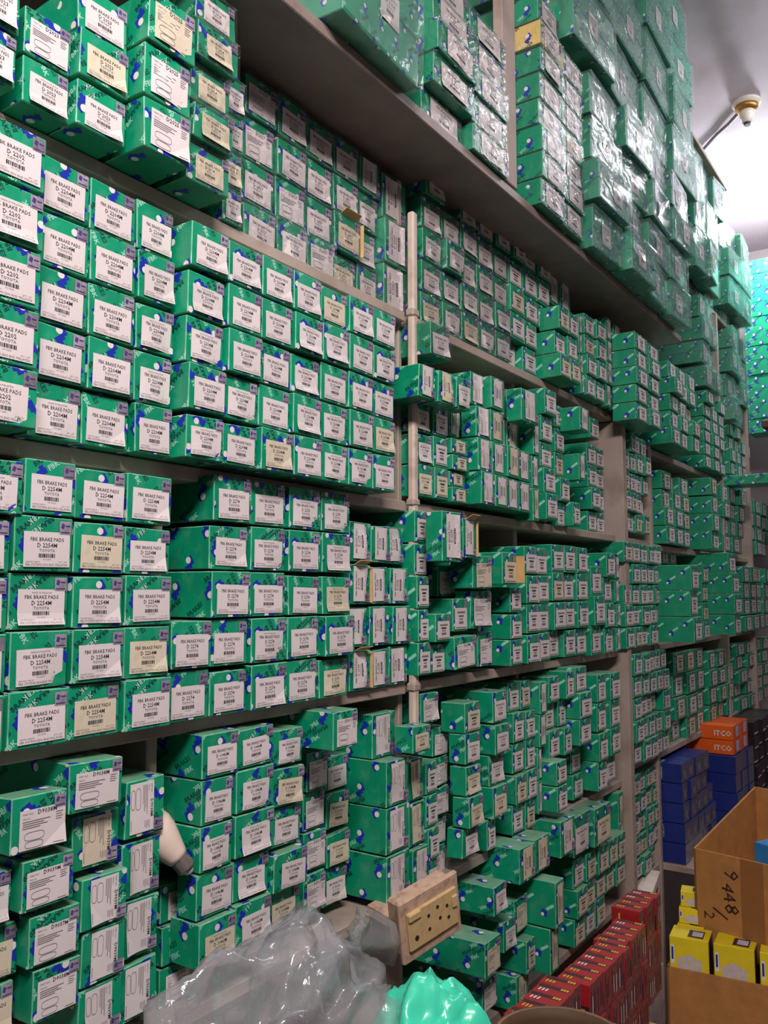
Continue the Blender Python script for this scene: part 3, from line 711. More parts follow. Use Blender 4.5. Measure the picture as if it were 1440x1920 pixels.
# film-wrapped packs on the ledge and above it
PMATS = CMATS
packs = [b2 for b2 in BX if b2['kind'] == 'P' and b2['area'] > 60]
PWHERE = dict(P1='ledge above the dark shelf', P4='ledge tier beside pale stack', P5='upper tier under the ceiling', P6='shelf past the ledge end',
              P7='far shelf past the pale upright', P8='far upper tier near lamp', P9='farthest upper tier near lamp')
for b2 in packs:
    w = q(b2['x1'] - b2['x0'] - R.uniform(.004, .03), .005); h = q(b2['h'] - R.uniform(.002, .014), .004); b2['y'] += R.uniform(-.02, .02); d = q(b2['d'] + .04, .02)
    o = link('wrapped_carton_pack', carton_mesh(w, h, d, 1 + R.randrange(3), True), None, ((b2['x0'] + b2['x1']) / 2, b2['y'], ZC + b2['z0']), (0, R.uniform(-.03, .03), R.uniform(-.09, .09)))
    tag(o, 'film-wrapped pack of green cartons, %s row, %s column, %s' % (ORD[b2['row']], ORD[b2['col']], PWHERE[b2['g']]), 'pack', 'film-wrapped carton packs')
    mb = MB([PAPER, INK, INKS]); s = .062
    fc = Face(mb, (-s / 2 + R.uniform(-.2, .2) * (w - s), -.0012, h * .5 - s / 2), (1, 0, 0), (0, 0, 1), s, s, .00015)
    mb.poly([fc.p3(t, 0) for t in ((0, 0), (s, 0), (s, s), (0, s))], 0)
    label_std(fc, 'D 1104', False)
    lb = link('label', mb.mesh('pack_label'), o)
    mb = MB([DARKG])                              # seams between the cartons inside the pack
    n = 2
    for k in range(1, n): mb.box((-w / 2, -.0006, h * k / n - .0006), (w / 2, 0.0002, h * k / n + .0006), 0)
    mb.box((-w * .5 - .0005, .001, h * .5 - .0006), (-w * .5, d * .95, h * .5 + .0006), 0)
    link('carton_seam', mb.mesh('carton_seam'), o)
    link('plastic_wrap', wrap_mesh(w, h, d, R.randrange(4), PACKW, .006, .016), o)

# ------------------------------------------------------------------ room
def solid(name, lo, hi, m, parent=None, ch=0.0, M=None):
    mb = MB([m]); mb.box(lo, hi, 0, ch, M)
    return link(name, mb.mesh(name), parent)
struct(solid('floor', (-2.2, -2.6, -.05), (6.6, .5, 0), FLOORM))
struct(solid('ceiling', (-2.2, -2.6, ZC + 2.2), (6.6, .5, ZC + 2.26), CEIL))
struct(solid('wall_back', (-2.2, .27, 0), (6.6, .33, ZC + 2.2), WALLM))
struct(solid('wall_right', (5.75, -2.6, 0), (5.81, .27, ZC + 2.2), WALLM))
struct(solid('wall_front', (-2.2, -2.66, 0), (6.6, -2.6, ZC + 2.2), WALLM))

# ------------------------------------------------------------------ shelving
sh = empty('wall_shelving', (0, 0, 0))
tag(sh, 'grey painted wall shelving with boards, posts and overhanging ledge', 'shelving')
def board(x0, x1, z, t=.022, y0=0.0, y1=.268, m=SHELF): return solid('shelf_board', (x0, y0, ZC + z - t), (x1, y1, ZC + z), m, sh, .002)
for (x0, x1, zs) in ((-.3, 1.452, (.585, .188, -.178, -.585, -.95)), (1.476, 2.70, (.585, .188, -.178, -.585, -.95)), (2.735, 3.06, (.54, .186, -.178, -.552, -.93)),
                     (3.085, 4.05, (.528, .178, -.182, -.56)), (4.075, 4.68, (.50, .18, -.182, -.555))):
    for z in zs: board(x0, x1, z - .001)
def upright(x0, x1, y0, z0, z1, y1=.268, m=SHELF): return solid('upright', (x0, y0, z0), (x1, y1, z1), m, sh, .002)
upright(.826, .846, .03, 0, ZC + .56)
upright(1.456, 1.470, .02, 0, ZC + .88)
upright(2.70, 2.735, -.03, 0, ZC + .56)
upright(2.055, 2.075, .05, 0, ZC + .90)
upright(3.06, 3.085, -.005, 0, ZC + .9)
upright(4.05, 4.075, -.03, 0, ZC + 1.3)
upright(4.68, 4.71, -.02, 0, ZC + 1.1)
solid('ledge_board', (-.3, -.122, ZC + .904), (3.10, .268, ZC + .927), LEDGE, sh, .002)
solid('ledge_board', (1.95, -.10, ZC + 1.415), (3.16, .268, ZC + 1.437), LEDGE, sh, .002)
upright(1.672, 1.738, -.125, ZC + .93, ZC + 2.1, -.10)
solid('ledge_board', (3.40, -.02, ZC + 1.29), (4.72, .268, ZC + 1.312), LEDGE, sh, .002)
solid('ledge_board', (3.40, -.115, ZC + 1.832), (3.98, .268, ZC + 1.850), SHELF, sh, .002)
solid('ledge_board', (3.11, .0, ZC + .83), (4.72, .268, ZC + .836), LEDGE, sh, .002)
solid('post', (1.453, -.020, ZC - .30), (1.472, -.003, ZC + .80), mat('post_paint', (206, 188, 174), .6, .08, 20, stain=((150, 126, 110), .5, 25)), sh, .004)
mb = MB([SHELF]); mb.box((1.449, -.022, ZC + .572), (1.476, -.001, ZC + .590), 0, .004); link('clamp', mb.mesh('clamp'), sh)
mb = MB([SHELF]); mb.box((1.449, -.022, ZC + .176), (1.476, -.001, ZC + .192), 0, .004); link('clamp', mb.mesh('clamp'), sh)
mb = MB([SHELF]); mb.box((1.449, -.022, ZC - .196), (1.476, -.001, ZC - .178), 0, .004); link('clamp', mb.mesh('clamp'), sh)

# ------------------------------------------------------------------ ceiling fittings
BRASS = mat('brass', (176, 130, 70), .35, .1, metal=.8)
CERAM = mat('ceramic', (226, 214, 200), .4, .05)
t = empty('ceiling_lamp_holder', (3.93, -.222, ZC + 2.2))
tag(t, 'empty brass and white lamp holder on the ceiling', 'lamp holder')
Dn = Matrix.Rotation(math.pi, 4, 'X')
mb = MB([CERAM]); mb.lathe([(.060, 0), (.062, .012), (.050, .020)], Dn, 20); link('ceiling_rose', mb.mesh('rose'), t)
mb = MB([BRASS]); mb.smooth = True; mb.lathe([(.050, .018), (.048, .034), (.034, .046)], Dn, 20); link('brass_ring', mb.mesh('ring'), t)
mb = MB([CERAM]); mb.smooth = True; mb.lathe([(.033, .044), (.030, .070), (.022, .078), (.021, .098)], Dn, 18); link('socket', mb.mesh('socket'), t)
mb = MB([INK]); mb.lathe([(.016, .098), (.014, .110)], Dn, 12); link('contact', mb.mesh('contact'), t)
mb = MB([mat('grey_cable', (110, 104, 110), .6)])
mb.tube([(3.955, -.20, ZC + 2.188), (4.05, -.118, ZC + 2.186), (4.12, -.05, ZC + 2.19), (4.26, .07, ZC + 2.187), (4.45, .20, ZC + 2.188)], .008)
tag(link('twisted_cable', mb.mesh('cable')), 'twisted grey cable along the ceiling to the lamp holder', 'cable')
# the bulb of the aisle lamp, just past the right edge of the photograph
EM = bpy.data.materials.new('lit_bulb'); EM.use_nodes = True
eb = EM.node_tree.nodes['Principled BSDF']; eb.inputs['Emission Color'].default_value = (.95, .97, 1, 1); eb.inputs['Emission Strength'].default_value = 30
def lamp_thing(name, loc, label):
    t = empty(name, loc); tag(t, label, 'lamp')
    mb = MB([CERAM]); mb.lathe([(.05, 0), (.05, .015), (.024, .03), (.022, .06)], Dn, 16); link('lamp_base', mb.mesh('lamp_base'), t)
    mb = MB([EM]); mb.smooth = True; mb.lathe([(.020, .06), (.03, .075), (.034, .10), (.028, .125), (.010, .138)], Dn, 16)
    b3 = link('bulb', mb.mesh('bulb'), t); b3.visible_shadow = True
    return t
lamp_thing('ceiling_lamp', (FAR.location.x, FAR.location.y, ZC + 2.2), 'glaring lamp on the ceiling at the far end of the aisle')
def tube_light(c, dx, label):
    t = empty('tube_light', c); tag(t, label, 'lamp'); hx, hy = dx
    Mx = Matrix.Rotation(math.atan2(hy, hx), 4, 'Z'); L = math.hypot(hx, hy)
    mb = MB([CERAM]); mb.box((-L, -.03, .03), (L, .03, .075), 0, .003, Mx); link('housing', mb.mesh('housing'), t)
    mb = MB([EM]); mb.smooth = True; mb.tube([tuple(Mx @ Vector((-L * .97, 0, .016))), tuple(Mx @ Vector((L * .97, 0, .016)))], .013, 12); link('tube', mb.mesh('tube'), t)
tube_light((3.5, -.87, ZC + 2.09), (.6, 0), 'white tube light above the aisle on its right side')
tube_light(tuple(KEY.location + Vector((0, 0, .03))), (.55, -.25), 'white tube light behind the viewer')

# ------------------------------------------------------------------ light bulb lying between the stacks
def axisM(a, b2):
    a, b2 = Vector(a), Vector(b2); z = (b2 - a).normalized(); x = z.orthogonal().normalized(); y = z.cross(x)
    return Matrix(((x.x, y.x, z.x, a.x), (x.y, y.y, z.y, a.y), (x.z, y.z, z.z, a.z), (0, 0, 0, 1)))
T = Vector((.866, -.022, ZC - .390)); H = T - Vector((.046, -.040, -.072)).normalized() * .112
M = axisM(H, T)
t = empty('light_bulb', tuple(H)); tag(t, 'white screw-base light bulb lying between green carton stacks', 'bulb')
def loc_mesh(mb): 
    mb.v = [tuple(Vector(v) - H) for v in mb.v]; return mb
mb = MB([mat('bulb_plastic', (236, 214, 200), .35, .03, coat=.3)]); mb.smooth = True
mb.lathe([(.006, 0), (.018, .004), (.026, .014), (.029, .028), (.028, .042), (.022, .062), (.017, .078), (.0150, .084)], M, 22); link('bulb_body', loc_mesh(mb).mesh('bulb_body'), t)
mb = MB([mat('screw_metal', (190, 180, 176), .28, .1, metal=.9)]); mb.smooth = True
mb.lathe([(.0135, .083)] + [(.0135 + (.0010 if i % 2 else -.0006), .085 + i * .0022) for i in range(9)] + [(.010, .106)], M, 20); link('screw_base', loc_mesh(mb).mesh('screw_base'), t)
mb = MB([CERAM]); mb.lathe([(.0085, .105), (.007, .109), (.003, .112)], M, 12); link('contact_tip', loc_mesh(mb).mesh('contact_tip'), t)

# ------------------------------------------------------------------ socket outlet box
PLATE = mat('socket_plate', (196, 164, 142), .55, .12, 40, stain=((140, 108, 90), .7, 60))
IVORY = mat('socket_ivory', (206, 176, 126), .45, .08, 50, stain=((160, 126, 84), .5, 70))
HOLE = mat('socket_hole', (40, 28, 22), .8, .1)
t = empty('socket_outlet', (1.312, -.14, ZC - .558), (math.radians(6), math.radians(-12), math.radians(-16)))
tag(t, 'worn beige wall socket box tilted beside the plastic bag', 'socket')
mb = MB([PLATE]); mb.box((-.062, .006, -.048), (.062, .040, .048), 0, .004); link('back_box', mb.mesh('back_box'), t)
mb = MB([PLATE]); mb.box((-.070, -.004, -.056), (.070, .006, .056), 0, .003); link('cover_plate', mb.mesh('cover_plate'), t)
mb = MB([IVORY]); mb.box((-.058, -.010, -.034), (.058, -.003, .034), 0, .002); pl = link('socket_face', mb.mesh('socket_face'), t)
mb = MB([IVORY]); mb.box((-.058, -.014, .020), (-.030, -.009, .034), 0, .002); link('rocker_switch', mb.mesh('rocker_switch'), t)
mb = MB([IVORY]); mb.box((.044, -.014, .0), (.057, -.009, .022), 0, .002); link('rocker_switch', mb.mesh('rocker_switch'), t)
def hole(x, z, r=.0035):
    mb = MB([HOLE]); mb.lathe([(r, -.0006), (r, .0006)], Matrix.Translation((x, -.0102, z)) @ Matrix.Rotation(math.pi / 2, 4, 'X'), 10)
    link('socket_hole', mb.mesh('socket_hole'), pl)
for x, z in ((-.012, .012), (.010, .018), (.032, .010), (-.012, -.012), (.014, -.004), (.034, -.012), (-.042, -.014)): hole(x, z, .0045 if x < -.03 else .0032)
mb = MB([PLATE]); mb.box((-.03, .040, -.04), (.03, .138, -.02), 0); link('mounting_block', mb.mesh('mounting_block'), t)

# ------------------------------------------------------------------ red boxes
RED = mat('red_carton', (160, 32, 38), .4, .1, 30, rnd=.08, coat=.2)
PURP = mat('red_carton_side', (116, 62, 72), .45, .35, 60, coat=.3, bump=.2, bscale=80)
RYEL = mat('red_carton_yellow', (216, 176, 40), .5)
RDK = mat('red_carton_dark', (52, 30, 44), .5)
def red_mesh(w, d, h, v):
    mb = MB([RED, PURP, RYEL, RDK, WHITE]); r = random.Random(v)
    mb.box((-w / 2, 0, 0), (w / 2, d, h), 0, .001)
    f = Face(mb, (-w / 2, 0, 0), (1, 0, 0), (0, 0, 1), w, h, .0003); f.rect(.001, .001, w - .001, h - .001, 1)
    for k in range(4): f.rect(w * (.12 + .2 * k), h * r.uniform(.1, .3), w * (.2 + .2 * k), h * r.uniform(.6, .9), r.choice((0, 3, 1, 4)) if k % 2 else 3, 2)
    f = Face(mb, (-w / 2, d, 0), (0, -1, 0), (0, 0, 1), d, h, .0003)
    f.rect(.001, .001, d - .001, h * .46, 3); f.text('I', d * .25, h * .62, h * .22, 2, bold=.03); f.text('S', d * .12, h * .12, h * .16, 4, k=2)
    for a in range(3):
        for b3 in range(2): f.rect(d * (.38 + .17 * a), h * (.08 + .17 * b3), d * (.51 + .17 * a), h * (.21 + .17 * b3), 2, 2)
    f = Face(mb, (-w / 2, 0, h), (1, 0, 0), (0, 1, 0), w, d, .0003)
    f.rect(w * .62, d * .08, w * .92, d * .95, 3)
    for a in range(3): f.rect(w * .66, d * (.10 + .08 * a), w * .88, d * (.16 + .08 * a), 2, 2)
    for a in range(3): f.poly([(w * .2, d * (.62 + .1 * a)), (w * .5, d * (.60 + .1 * a)), (w * .5, d * (.65 + .1 * a)), (w * .2, d * (.67 + .1 * a))], 4 if v % 3 else 2, 2)
    return mb.mesh('red_box')
RM = [red_mesh(.036, .068, .074, v) for v in range(4)]
n = 0
for (xa, cnt, zt, ya, lay, nm) in ((1.405, 5, -.728, -.300, 3, 'lower stack beside brown tub'), (1.632, 6, -.747, -.302, 4, 'tall middle stack'), (1.862, 4, -.752, -.290, 4, 'second stack behind the tall one'), (2.03, 4, -.735, -.270, 3, 'farthest stack by white carton')):
    for c in range(cnt):
        for k in range(lay):
            o = link('red_box', RM[(c * 3 + k) % 4], None, (xa + .018 + c * .0375, ya + R.uniform(-.003, .003), ZC + zt - (k + 1) * .075), (0, 0, R.uniform(-.03, .03)))
            tag(o, 'small red printed box, %s layer from top, %s along, %s' % (ORD[k + 1], ORD[c + 1], nm), 'box', 'small red boxes in front of the lowest shelf')
solid('pallet_crate', (1.39, -.32, 0), (2.2, -.20, ZC - 1.055), KRAFT)
tag(bpy.data.objects['pallet_crate'], 'brown crate under the stacks of red boxes', 'crate')

# ------------------------------------------------------------------ cardboard cartons on the right
CARD = mat('cardboard', (176, 122, 66), .8, .10, 30, bump=.06, bscale=120, stain=((140, 92, 48), .4, 12))
CARDT = mat('packing_tape', (150, 100, 58), .35, .06, 20, coat=.3)
MARK = mat('marker_ink', (58, 30, 24), .6)
def open_carton(name, label, loc, rz, w, dpt, h, zl, zr_back):
    """Open-top carton; local x runs along its front to the right, y to the back. zl = rim height, zr_back = height of the rim at the back."""
    t = empty(name, loc, (0, 0, rz)); tag(t, label, 'carton')
    th = .006
    def panel(nm, pts, m=CARD):
        mb = MB([m]); a = [Vector(p) for p in pts]; nrm = (a[1] - a[0]).cross(a[2] - a[0]).normalized() * th
        b3 = [p - nrm for p in a]; k = len(a)
        mb.poly(a); mb.poly(list(reversed(b3)))
        for i in range(k): mb.poly([a[(i + 1) % k], a[i], b3[i], b3[(i + 1) % k]])
        return link(nm, mb.mesh(nm), t)
    fr = panel('front_panel', [(0, 0, 0), (w, 0, 0), (w, 0, zl), (0, 0, zl)])
    panel('side_panel', [(0, dpt, 0), (0, 0, 0), (0, 0, zl), (0, dpt * .5, (zl + zr_back) / 2 + .0), (0, dpt, zr_back)])
    panel('side_panel', [(w, 0, 0), (w, dpt, 0), (w, dpt, zr_back), (w, 0, zl)])
    panel('back_panel', [(w, dpt, 0), (0, dpt, 0), (0, dpt, zr_back), (w, dpt, zr_back)])
    panel('bottom_panel', [(0, 0, .002), (0, dpt, .002), (w, dpt, .002), (w, 0, .002)])
    return t, fr
rz = math.atan2(-.199, -.043)
t, fr = open_carton('cardboard_carton', 'open brown cardboard carton with handwritten number on its front', (2.486, -.271, ZC - .956), rz, .42, .40, .256, .256, .256 + .105)
mb = MB([MARK]); f = Face(mb, (0, 0, .256), (0, 0, -1), (1, 0, 0), .256, .42, .0008)
f.text('9', .038, .085, .040, 0, math.radians(4)); f.text('4', .070, .080, .034, 0, math.radians(-8)); f.text('4', .098, .080, .034, 0, math.radians(8)); f.text('8', .124, .084, .040, 0); f.text('/', .142, .052, .045, 0, math.radians(-12)); f.text('2', .158, .026, .030, 0)
link('handwriting', mb.mesh('handwriting'), fr)
mb = MB([CARDT]); mb.box((.13, -.0008, .0), (.19, 0, .256), 0); link('packing_tape', mb.mesh('tape'), fr)
YEL = mat('yellow_carton', (232, 208, 36), .45, .06, 30, rnd=.05, coat=.2)
LILAC = mat('filter_print', (196, 186, 210), .5, .1, 60)
BLK = mat('black_carton', (30, 24, 28), .45, .1, 30, coat=.2)
LBLUE = mat('light_blue_carton', (36, 122, 190), .45, .06, coat=.2)
def place(t0, x, y, z): return t0.matrix_world @ Vector((x, y, z))
def yellow_mesh(w, d, h, v):
    mb = MB([YEL, LILAC, BLK, WHITE, BLUE]); mb.box((-w / 2, 0, 0), (w / 2, d, h), 0, .0012)
    f = Face(mb, (-w / 2, 0, 0), (1, 0, 0), (0, 0, 1), w, h, .0004)
    for k in range(9): f.rect(w * (.20 + .07 * k), h * (.10 + .03 * abs(k - 4) / 4), w * (.255 + .07 * k), h * (.62 - .03 * abs(k - 4)), 1)
    f.rect(w * .03, h * .35, w * .12, h * .80, 3); f.rect(w * .05, h * .45, w * .10, h * .75, 4, 2)
    f = Face(mb, (-w / 2, 0, h), (1, 0, 0), (0, 1, 0), w, d, .0004)
    f.rect(w * .45, d * .15, w * .85, d * .75, 2); f.rect(w * .55, d * .25, w * .82, d * .65, 1, 2)
    f = Face(mb, (w / 2, 0, 0), (0, 1, 0), (0, 0, 1), d, h, .0004); f.rect(.001, .001, d - .001, h - .001, 2)
    return mb.mesh('yellow_box')
rz2 = math.atan2(-.243, .026)
t2, fr2 = open_carton('cardboard_carton', 'brown cardboard carton on the floor filled with yellow boxes', (2.361, -.226, 0), rz2, .50, .44, ZC - .98, ZC - .98, ZC - .98)
bpy.context.view_layer.update()
def put(name, me, t0, x, y, z, label, cat, yaw=0.0, group=None):
    o = link(name, me, None, tuple(place(t0, x, y, z)), (0, 0, t0.rotation_euler.z + yaw)); tag(o, label, cat, group); return o
YM = yellow_mesh(.098, .085, .105, 0); YS = yellow_mesh(.070, .055, .040, 1)
zt = ZC - 1.008
for i, (x, nm) in enumerate(((.056, 'nearest the left corner'), (.166, 'in the middle'), (.276, 'at the right picture edge')  )):
    put('yellow_box', YM, t2, x, .010, zt, 'yellow filter box standing in the lower carton, %s' % nm, 'box', .02 * (-1) ** i, 'yellow filter boxes')
for i in range(3):
    put('yellow_box', YS, t2, .046 + .004 * i, .105 + .012 * i, zt + .064 + i * .041, 'small yellow box, %s from bottom, stacked left of upper carton' % ORD[i + 1], 'box', .05 * i, 'small yellow boxes')
mb = MB([KRAFT]); mb.box((.02, .02, .0), (.47, .42, zt - .001), 0); o = link('carton_filling', mb.mesh('carton_filling')); o.matrix_world = t2.matrix_world.copy()
tag(o, 'packed boxes under the yellow boxes in the lower carton', 'filling')
mb = MB([KRAFT]); mb.box((.112, .112, zt), (.46, .43, ZC - .958 - .002), 0); o = link('box_stack', mb.mesh('box_stack')); o.matrix_world = t2.matrix_world.copy()
tag(o, 'brown boxes supporting the upper open carton', 'boxes')
put('yellow_box', yellow_mesh(.11, .06, .10, 2), t, .09, .02, .13, 'yellow box lying inside the open upper carton', 'box', .1)
mb = MB([LBLUE, WHITE, BLK]); mb.box((-.05, 0, 0), (.05, .16, .11), 0, .0015); f = Face(mb, (-.05, 0, 0), (1, 0, 0), (0, 0, 1), .1, .11, .0004); f.rect(.001, .001, .099, .05, 2); f = Face(mb, (-.05, 0, .11), (1, 0, 0), (0, 1, 0), .1, .16, .0004); f.rect(.02, .05, .045, .07, 1)
put('blue_box', mb.mesh('blue_box'), t, .19, .05, .18, 'light blue box inside the open upper carton', 'box', -.25)
mb = MB([WHITE, BLK]); mb.box((-.04, 0, 0), (.04, .14, .10), 0, .0015); f = Face(mb, (-.04, 0, 0), (1, 0, 0), (0, 0, 1), .08, .1, .0004); f.rect(.001, .001, .079, .06, 1)
put('white_box', mb.mesh('white_box'), t, .30, .04, .17, 'white and black box inside the open upper carton', 'box', -.1)
mb = MB([KRAFT]); mb.box((.02, .02, .008), (.40, .38, .128), 0); o = link('carton_filling', mb.mesh('carton_filling2')); o.matrix_world = t.matrix_world.copy(); tag(o, 'packed goods in the bottom of the open upper carton', 'filling')

# ------------------------------------------------------------------ blue, orange, black and white boxes low in the far bays
DBLUE = mat('dark_blue_carton', (26, 44, 124), .4, .1, 30, rnd=.1, coat=.3)
SMOKE = mat('blue_carton_front', (92, 86, 110), .35, .35, 70, coat=.5, bump=.25, bscale=60)
def plain_mesh(w, d, h, mats, front=None, words=None, lab=None):
    mb = MB(mats); mb.box((-w / 2, 0, 0), (w / 2, d, h), 0, .0015)
    f = Face(mb, (-w / 2, 0, 0), (1, 0, 0), (0, 0, 1), w, h, .0004)
    if front is not None: f.rect(.001, .001, w - .001, h - .001, front)
    if lab: f.rect(w * lab[0], h * lab[1], w * lab[2], h * lab[3], lab[4], 2)
    if words:
        s = Face(mb, (-w / 2, d, 0), (0, -1, 0), (0, 0, 1), d, h, .0004); s.text(words, d * .97, h * .28, h * .36, 2, 0, 'r', .02, d * .5)
    return mb.mesh('box')
BM = plain_mesh(.082, .20, .066, [DBLUE, SMOKE, WHITE, INKS], 1, None, (.3, .2, .7, .6, 3))
for c in range(5):
    for k in range(5):
        if c < 4 or k < 3:
            o = link('blue_box', BM, None, (3.145 + c * .086, -.075 + R.uniform(-.006, .006), ZC - .935 + k * .068), (0, 0, R.uniform(-.04, .04)))
            tag(o, 'dark blue film-wrapped box, %s layer from bottom, %s along the far floor stack' % (ORD[k + 1], ORD[c + 1]), 'box', 'dark blue boxes')
BM2 = plain_mesh(.10, .22, .07, [DBLUE, SMOKE, WHITE, INKS], 1)
for c in range(3):
    for k in range(4):
        o = link('blue_box', BM2, None, (3.70 + c * .105, -.13 + R.uniform(-.006, .006), ZC - .935 + k * .072), (0, 0, R.uniform(-.03, .03)))
        tag(o, 'larger dark blue box, %s layer from bottom, %s along, under orange boxes' % (ORD[k + 1], ORD[c + 1]), 'box', 'dark blue boxes')
ORG = mat('orange_carton', (232, 96, 22), .45, .06, 30, coat=.2)
OM = plain_mesh(.13, .20, .056, [ORG, KRAFT, WHITE, LILAC], None, 'ITCO', (.35, .15, .75, .9, 3))
for c in range(2):
    for k in range(2):
        o = link('orange_box', OM, None, (3.735 + c * .138, -.12, ZC - .647 + k * .058), (0, 0, R.uniform(-.02, .02)))
        tag(o, 'orange box, %s and %s of the small orange stack' % (('lower', 'upper')[k], ('near', 'far')[c]), 'box', 'orange boxes')
KM = plain_mesh(.12, .22, .06, [BLK, RDK, WHITE, WHITE], 1, None, (.1, .1, .7, .2, 3))
for c in range(4):
    for k in range(6):
        o = link('black_box', KM, None, (4.12 + c * .125, -.12 + R.uniform(-.01, .01), ZC - .935 + k * .062), (0, 0, R.uniform(-.03, .03)))
        tag(o, 'black box, %s layer from bottom, %s along, at the far end' % (ORD[k + 1], ORD[c + 1]), 'box', 'black boxes')
board(3.085, 4.68, -.937, .022, -.16)
solid('bottom_shelf_front', (3.085, -.12, 0), (4.68, .0, ZC - .96), mat('dark_panel', (60, 50, 52), .8), sh)
PINK = mat('white_carton', (214, 196, 188), .6, .08, 30, stain=((150, 128, 118), .5, 20))
WM1 = plain_mesh(.10, .16, .20, [PINK, PINK, RED, INKS], None); WM2 = plain_mesh(.14, .16, .055, [PINK, PINK, RED, INKS], None, None, (.3, .4, .6, .6, 2))
o = link('white_carton', WM1, None, (2.84, -.03, ZC - 1.19), (0, 0, .12)); tag(o, 'tall dusty white carton standing under the far lowest shelf', 'box')
o = link('white_carton', WM2, None, (2.88, -.045, ZC - .988), (0, math.radians(-14), .1)); tag(o, 'flat white carton with red print lying on the tall one', 'box')
o = link('white_carton', plain_mesh(.12, .18, .25, [PINK, PINK, RED, INKS]), None, (2.84, -.05, .005), (0, 0, -.05)); tag(o, 'dusty white carton on the floor beneath the far shelves', 'box')

# ------------------------------------------------------------------ end of the aisle
BRWN = mat('dark_red_wood', (86, 48, 40), .6, .15, 20)
es = empty('end_shelf', (4.95, -.3, ZC + .9)); tag(es, 'dark red-brown wooden shelf at the end of the aisle', 'shelf')
mb = MB([BRWN]); mb.box((-.32, -.5, -.06), (.25, .20, -.022), 0, .003); link('shelf_board', mb.mesh('end_board'), es)
mb = MB([BRWN]); mb.box((-.32, -.5, -ZC - .9), (-.28, -.44, -.06), 0, .003); link('leg', mb.mesh('end_leg'), es)
mb = MB([BRWN]); mb.box((.18, -.5, -ZC - .9 + .0), (.24, -.44, -.06), 0, .003); link('leg', mb.mesh('end_leg'), es)
TEALC = carton_mesh(.30, .080, .16, 1, True)
mb = MB(CMATS); w, h = .17, .080; mb.box((0, -w, 0), (.16, 0, h), 0, .0014)
print_pattern(Face(mb, (0, 0, 0), (0, -1, 0), (0, 0, 1), w, h, .0005), random.Random(4), True, 1.3, (.07, .05))
EMESH = mb.mesh('end_carton')
for c in range(3):
    for k in range(12):
        o = link('green_carton', EMESH, None, (5.0 + R.uniform(-.004, .004), .035 - c * .173, ZC + .880 + k * .082), (0, 0, R.uniform(-.01, .01)))
        tag(o, 'bright teal carton on the end shelf, %s layer from bottom, %s from the wall' % (ORD[k + 1], ORD[c + 1]), 'box', 'teal cartons at the end of the aisle')
mb = MB(CMATS); mb.box((0, -.46, 0), (.15, 0, .045), 0, .002); print_pattern(Face(mb, (0, 0, 0), (0, -1, 0), (0, 0, 1), .46, .045, .0005), random.Random(2), True, 1.2)
o = link('long_carton', mb.mesh('long_carton'), None, (4.16, .10, ZC + .50), (0, 0, .03)); tag(o, 'long flat green carton sticking out into the aisle', 'box')

# ------------------------------------------------------------------ bags and tubs in the foreground
ct = empty('work_table', (.85, -.5, 0)); tag(ct, 'plain wooden table under the plastic bag', 'table')
mb = MB([BRWN]); mb.box((-.45, -.28, ZC - .79), (.41, .27, ZC - .76), 0, .003); link('table_top', mb.mesh('table_top'), ct)
for sx in (-.42, .36):
    for sy in (-.25, .22):
        mb = MB([BRWN]); mb.box((sx, sy, 0), (sx + .04, sy + .04, ZC - .79), 0, .002); link('leg', mb.mesh('table_leg'), ct)

def blob(name, c, r, seed, nu, nv, amp, mtl, flat=True, ridge=6.0, shape=None):
    mb = MB([mtl]); mb.smooth = not flat
    for i in range(nv + 1):
        ph = -math.pi / 2 + math.pi * i / nv
        for k in range(nu):
            a = 2 * math.pi * k / nu
            dv = Vector((math.cos(ph) * math.cos(a), math.cos(ph) * math.sin(a), math.sin(ph)))
            w1 = dv + .25 * Vector((noise.noise(dv * 2 + Vector((seed, 1, 1))), noise.noise(dv * 2 + Vector((2, seed, 1))), noise.noise(dv * 2 + Vector((3, 1, seed)))))
            d1 = noise.voronoi(Vector((w1.x * .7 + w1.z * .5, w1.y * 1.2, w1.z * 1.6 - w1.x * .9)) * ridge * .5 + Vector((seed, 0, 0)))[0]; d2 = noise.voronoi(w1 * ridge * 1.3 + Vector((0, seed, 0)))[0]
            s = 1 + amp * .9 * noise.noise(dv * 1.6 + Vector((seed, seed, 0))) - amp * 1.1 * min(.6, d1[1] - d1[0]) - amp * .42 * min(.5, d2[1] - d2[0]) + amp * .35
            p = Vector((dv.x * r[0], dv.y * r[1], dv.z * r[2])) * s
            if shape: p = shape(p, dv)
            mb.v.append(tuple(p))
    for i in range(nv):
        for k in range(nu):
            k2 = (k + 1) % nu; mb.f.append((i * nu + k, i * nu + k2, (i + 1) * nu + k2, (i + 1) * nu + k)); mb.m.append(0)
    return mb.mesh(name)
bz = ZC - .585
def bagshape(p, dv):
    if p.z < -.172: p.z = -.172 + (p.z + .172) * .05
    p.z += .05 * max(0, -p.x / .2) * (1 if dv.z > 0 else .2)
    return p
t = empty('clear_plastic_bag', (.815, -.235, bz)); tag(t, 'crumpled clear plastic bag heaped in the foreground', 'bag')
link('bag_body', blob('bag', None, (.195, .095, .165), 3.3, 110, 60, .34, BAGF, False, 2.4, bagshape), t)
mb = MB([BAGF]); mb.smooth = True
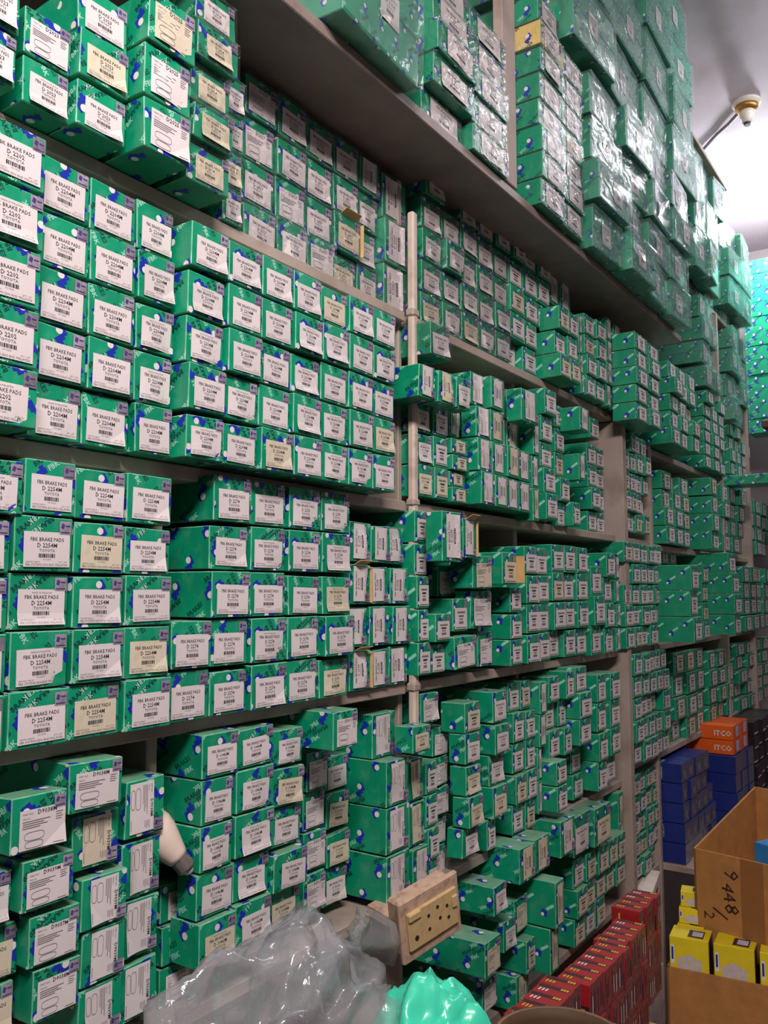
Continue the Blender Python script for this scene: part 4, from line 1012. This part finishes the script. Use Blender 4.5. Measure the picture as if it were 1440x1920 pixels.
for s, (px0, h0, w0) in enumerate(((.02, .15, .09), (.15, .10, .08))):
    i0 = len(mb.v); nn = 14
    for a in range(nn + 1):
        for b3 in range(7):
            u = a / nn; v = b3 / 6
            x = px0 + (u - .5) * w0 * 2; z = .06 + h0 * v * (1 - (2 * u - 1) ** 2) ** .5
            y = .02 + .05 * noise.noise(Vector((u * 4, v * 3, s * 5.0))) - .03 * v
            mb.v.append((x, y, z))
    for a in range(nn):
        for b3 in range(6):
            k = i0 + a * 7 + b3; mb.f.append((k, k + 7, k + 8, k + 1)); mb.m.append(0)
link('bag_mouth', mb.mesh('bag_mouth'), t)

TEAL = mat('teal_plastic', (64, 214, 176), .35, .08, 8, coat=.3, bump=.15, bscale=25)
nt = TEAL.node_tree; TEAL.node_tree.nodes['Principled BSDF'].inputs['Subsurface Weight'].default_value = 0.0
t = empty('teal_plastic_bag', (.945, -.350, ZC - .625)); tag(t, 'teal green carrier bag slumped beside the clear bag', 'bag')
def tealshape(p, dv):
    if p.z < -.13: p.z = -.13
    p.x += -.55 * (p.z - .02) * 0 + (.02 if dv.z > 0 else -.03) 
    if dv.z < .3: p.x -= .10 * max(0, -dv.x) * (0.3 - dv.z)
    return p
link('bag_body', blob('teal', None, (.105, .075, .125), 8.1, 72, 44, .30, TEAL, False, 2.6, tealshape), t)
mb = MB([TEAL]); mb.smooth = True; i0 = 0; nn = 18
for a in range(nn + 1):
    g = -1.9 + 3.6 * a / nn
    for b3 in range(4):
        rr = .040 + .006 * math.sin(g * 3)
        mb.v.append((.098 + rr * .62 * math.cos(g), -.02 + (b3 - 1.5) * .014 + .006 * math.sin(g * 2), -.01 + rr * 1.1 * math.sin(g)))
for a in range(nn):
    for b3 in range(3):
        k = a * 4 + b3; mb.f.append((k, k + 4, k + 5, k + 1)); mb.m.append(0)
h = link('bag_handle', mb.mesh('bag_handle'), t)
sm = h.modifiers.new('thickness', 'SOLIDIFY'); sm.thickness = .0015

TUB = mat('brown_tub', (120, 88, 62), .5, .15, 20, stain=((80, 56, 40), .5, 14))
TUBI = mat('tub_inside', (78, 56, 34), .7, .15, 20)
def tub(name, label, c, r, h):
    t = empty(name, (c[0], c[1], c[2] - h)); tag(t, label, 'tub')
    n = 40; mb = MB([TUB, TUBI]); mb.smooth = True
    prof = [(r * .82, 0), (r * .97, h * .9), (r * 1.05, h * .93), (r * 1.06, h), (r * .99, h), (r * .96, h * .9), (r * .8, .01)]
    for q_, (rr, z) in enumerate(prof):
        for k in range(n):
            a = 2 * math.pi * k / n; mb.v.append((rr * math.cos(a), rr * math.sin(a), z))
    for q_ in range(len(prof) - 1):
        for k in range(n):
            k2 = (k + 1) % n; mb.f.append((q_ * n + k, q_ * n + k2, (q_ + 1) * n + k2, (q_ + 1) * n + k)); mb.m.append(1 if q_ >= 4 else 0)
    mb.f.append(tuple(reversed(range(n)))); mb.m.append(0)
    mb.f.append(tuple((len(prof) - 1) * n + k for k in range(n))); mb.m.append(1)
    link('tub_body', mb.mesh('tub_body'), t)
tub('brown_tub', 'wide brown tub rim beside the teal bag', (1.120, -.46, ZC - .590), .085, .15)
tub('brown_tub', 'smaller brown tub in front of the red boxes', (1.345, -.43, ZC - .690), .055, .115)
st = solid('stool', (1.27, -.5, 0), (1.40, -.34, ZC - .806), BRWN); tag(st, 'low wooden stool under the smaller brown tub', 'stool')
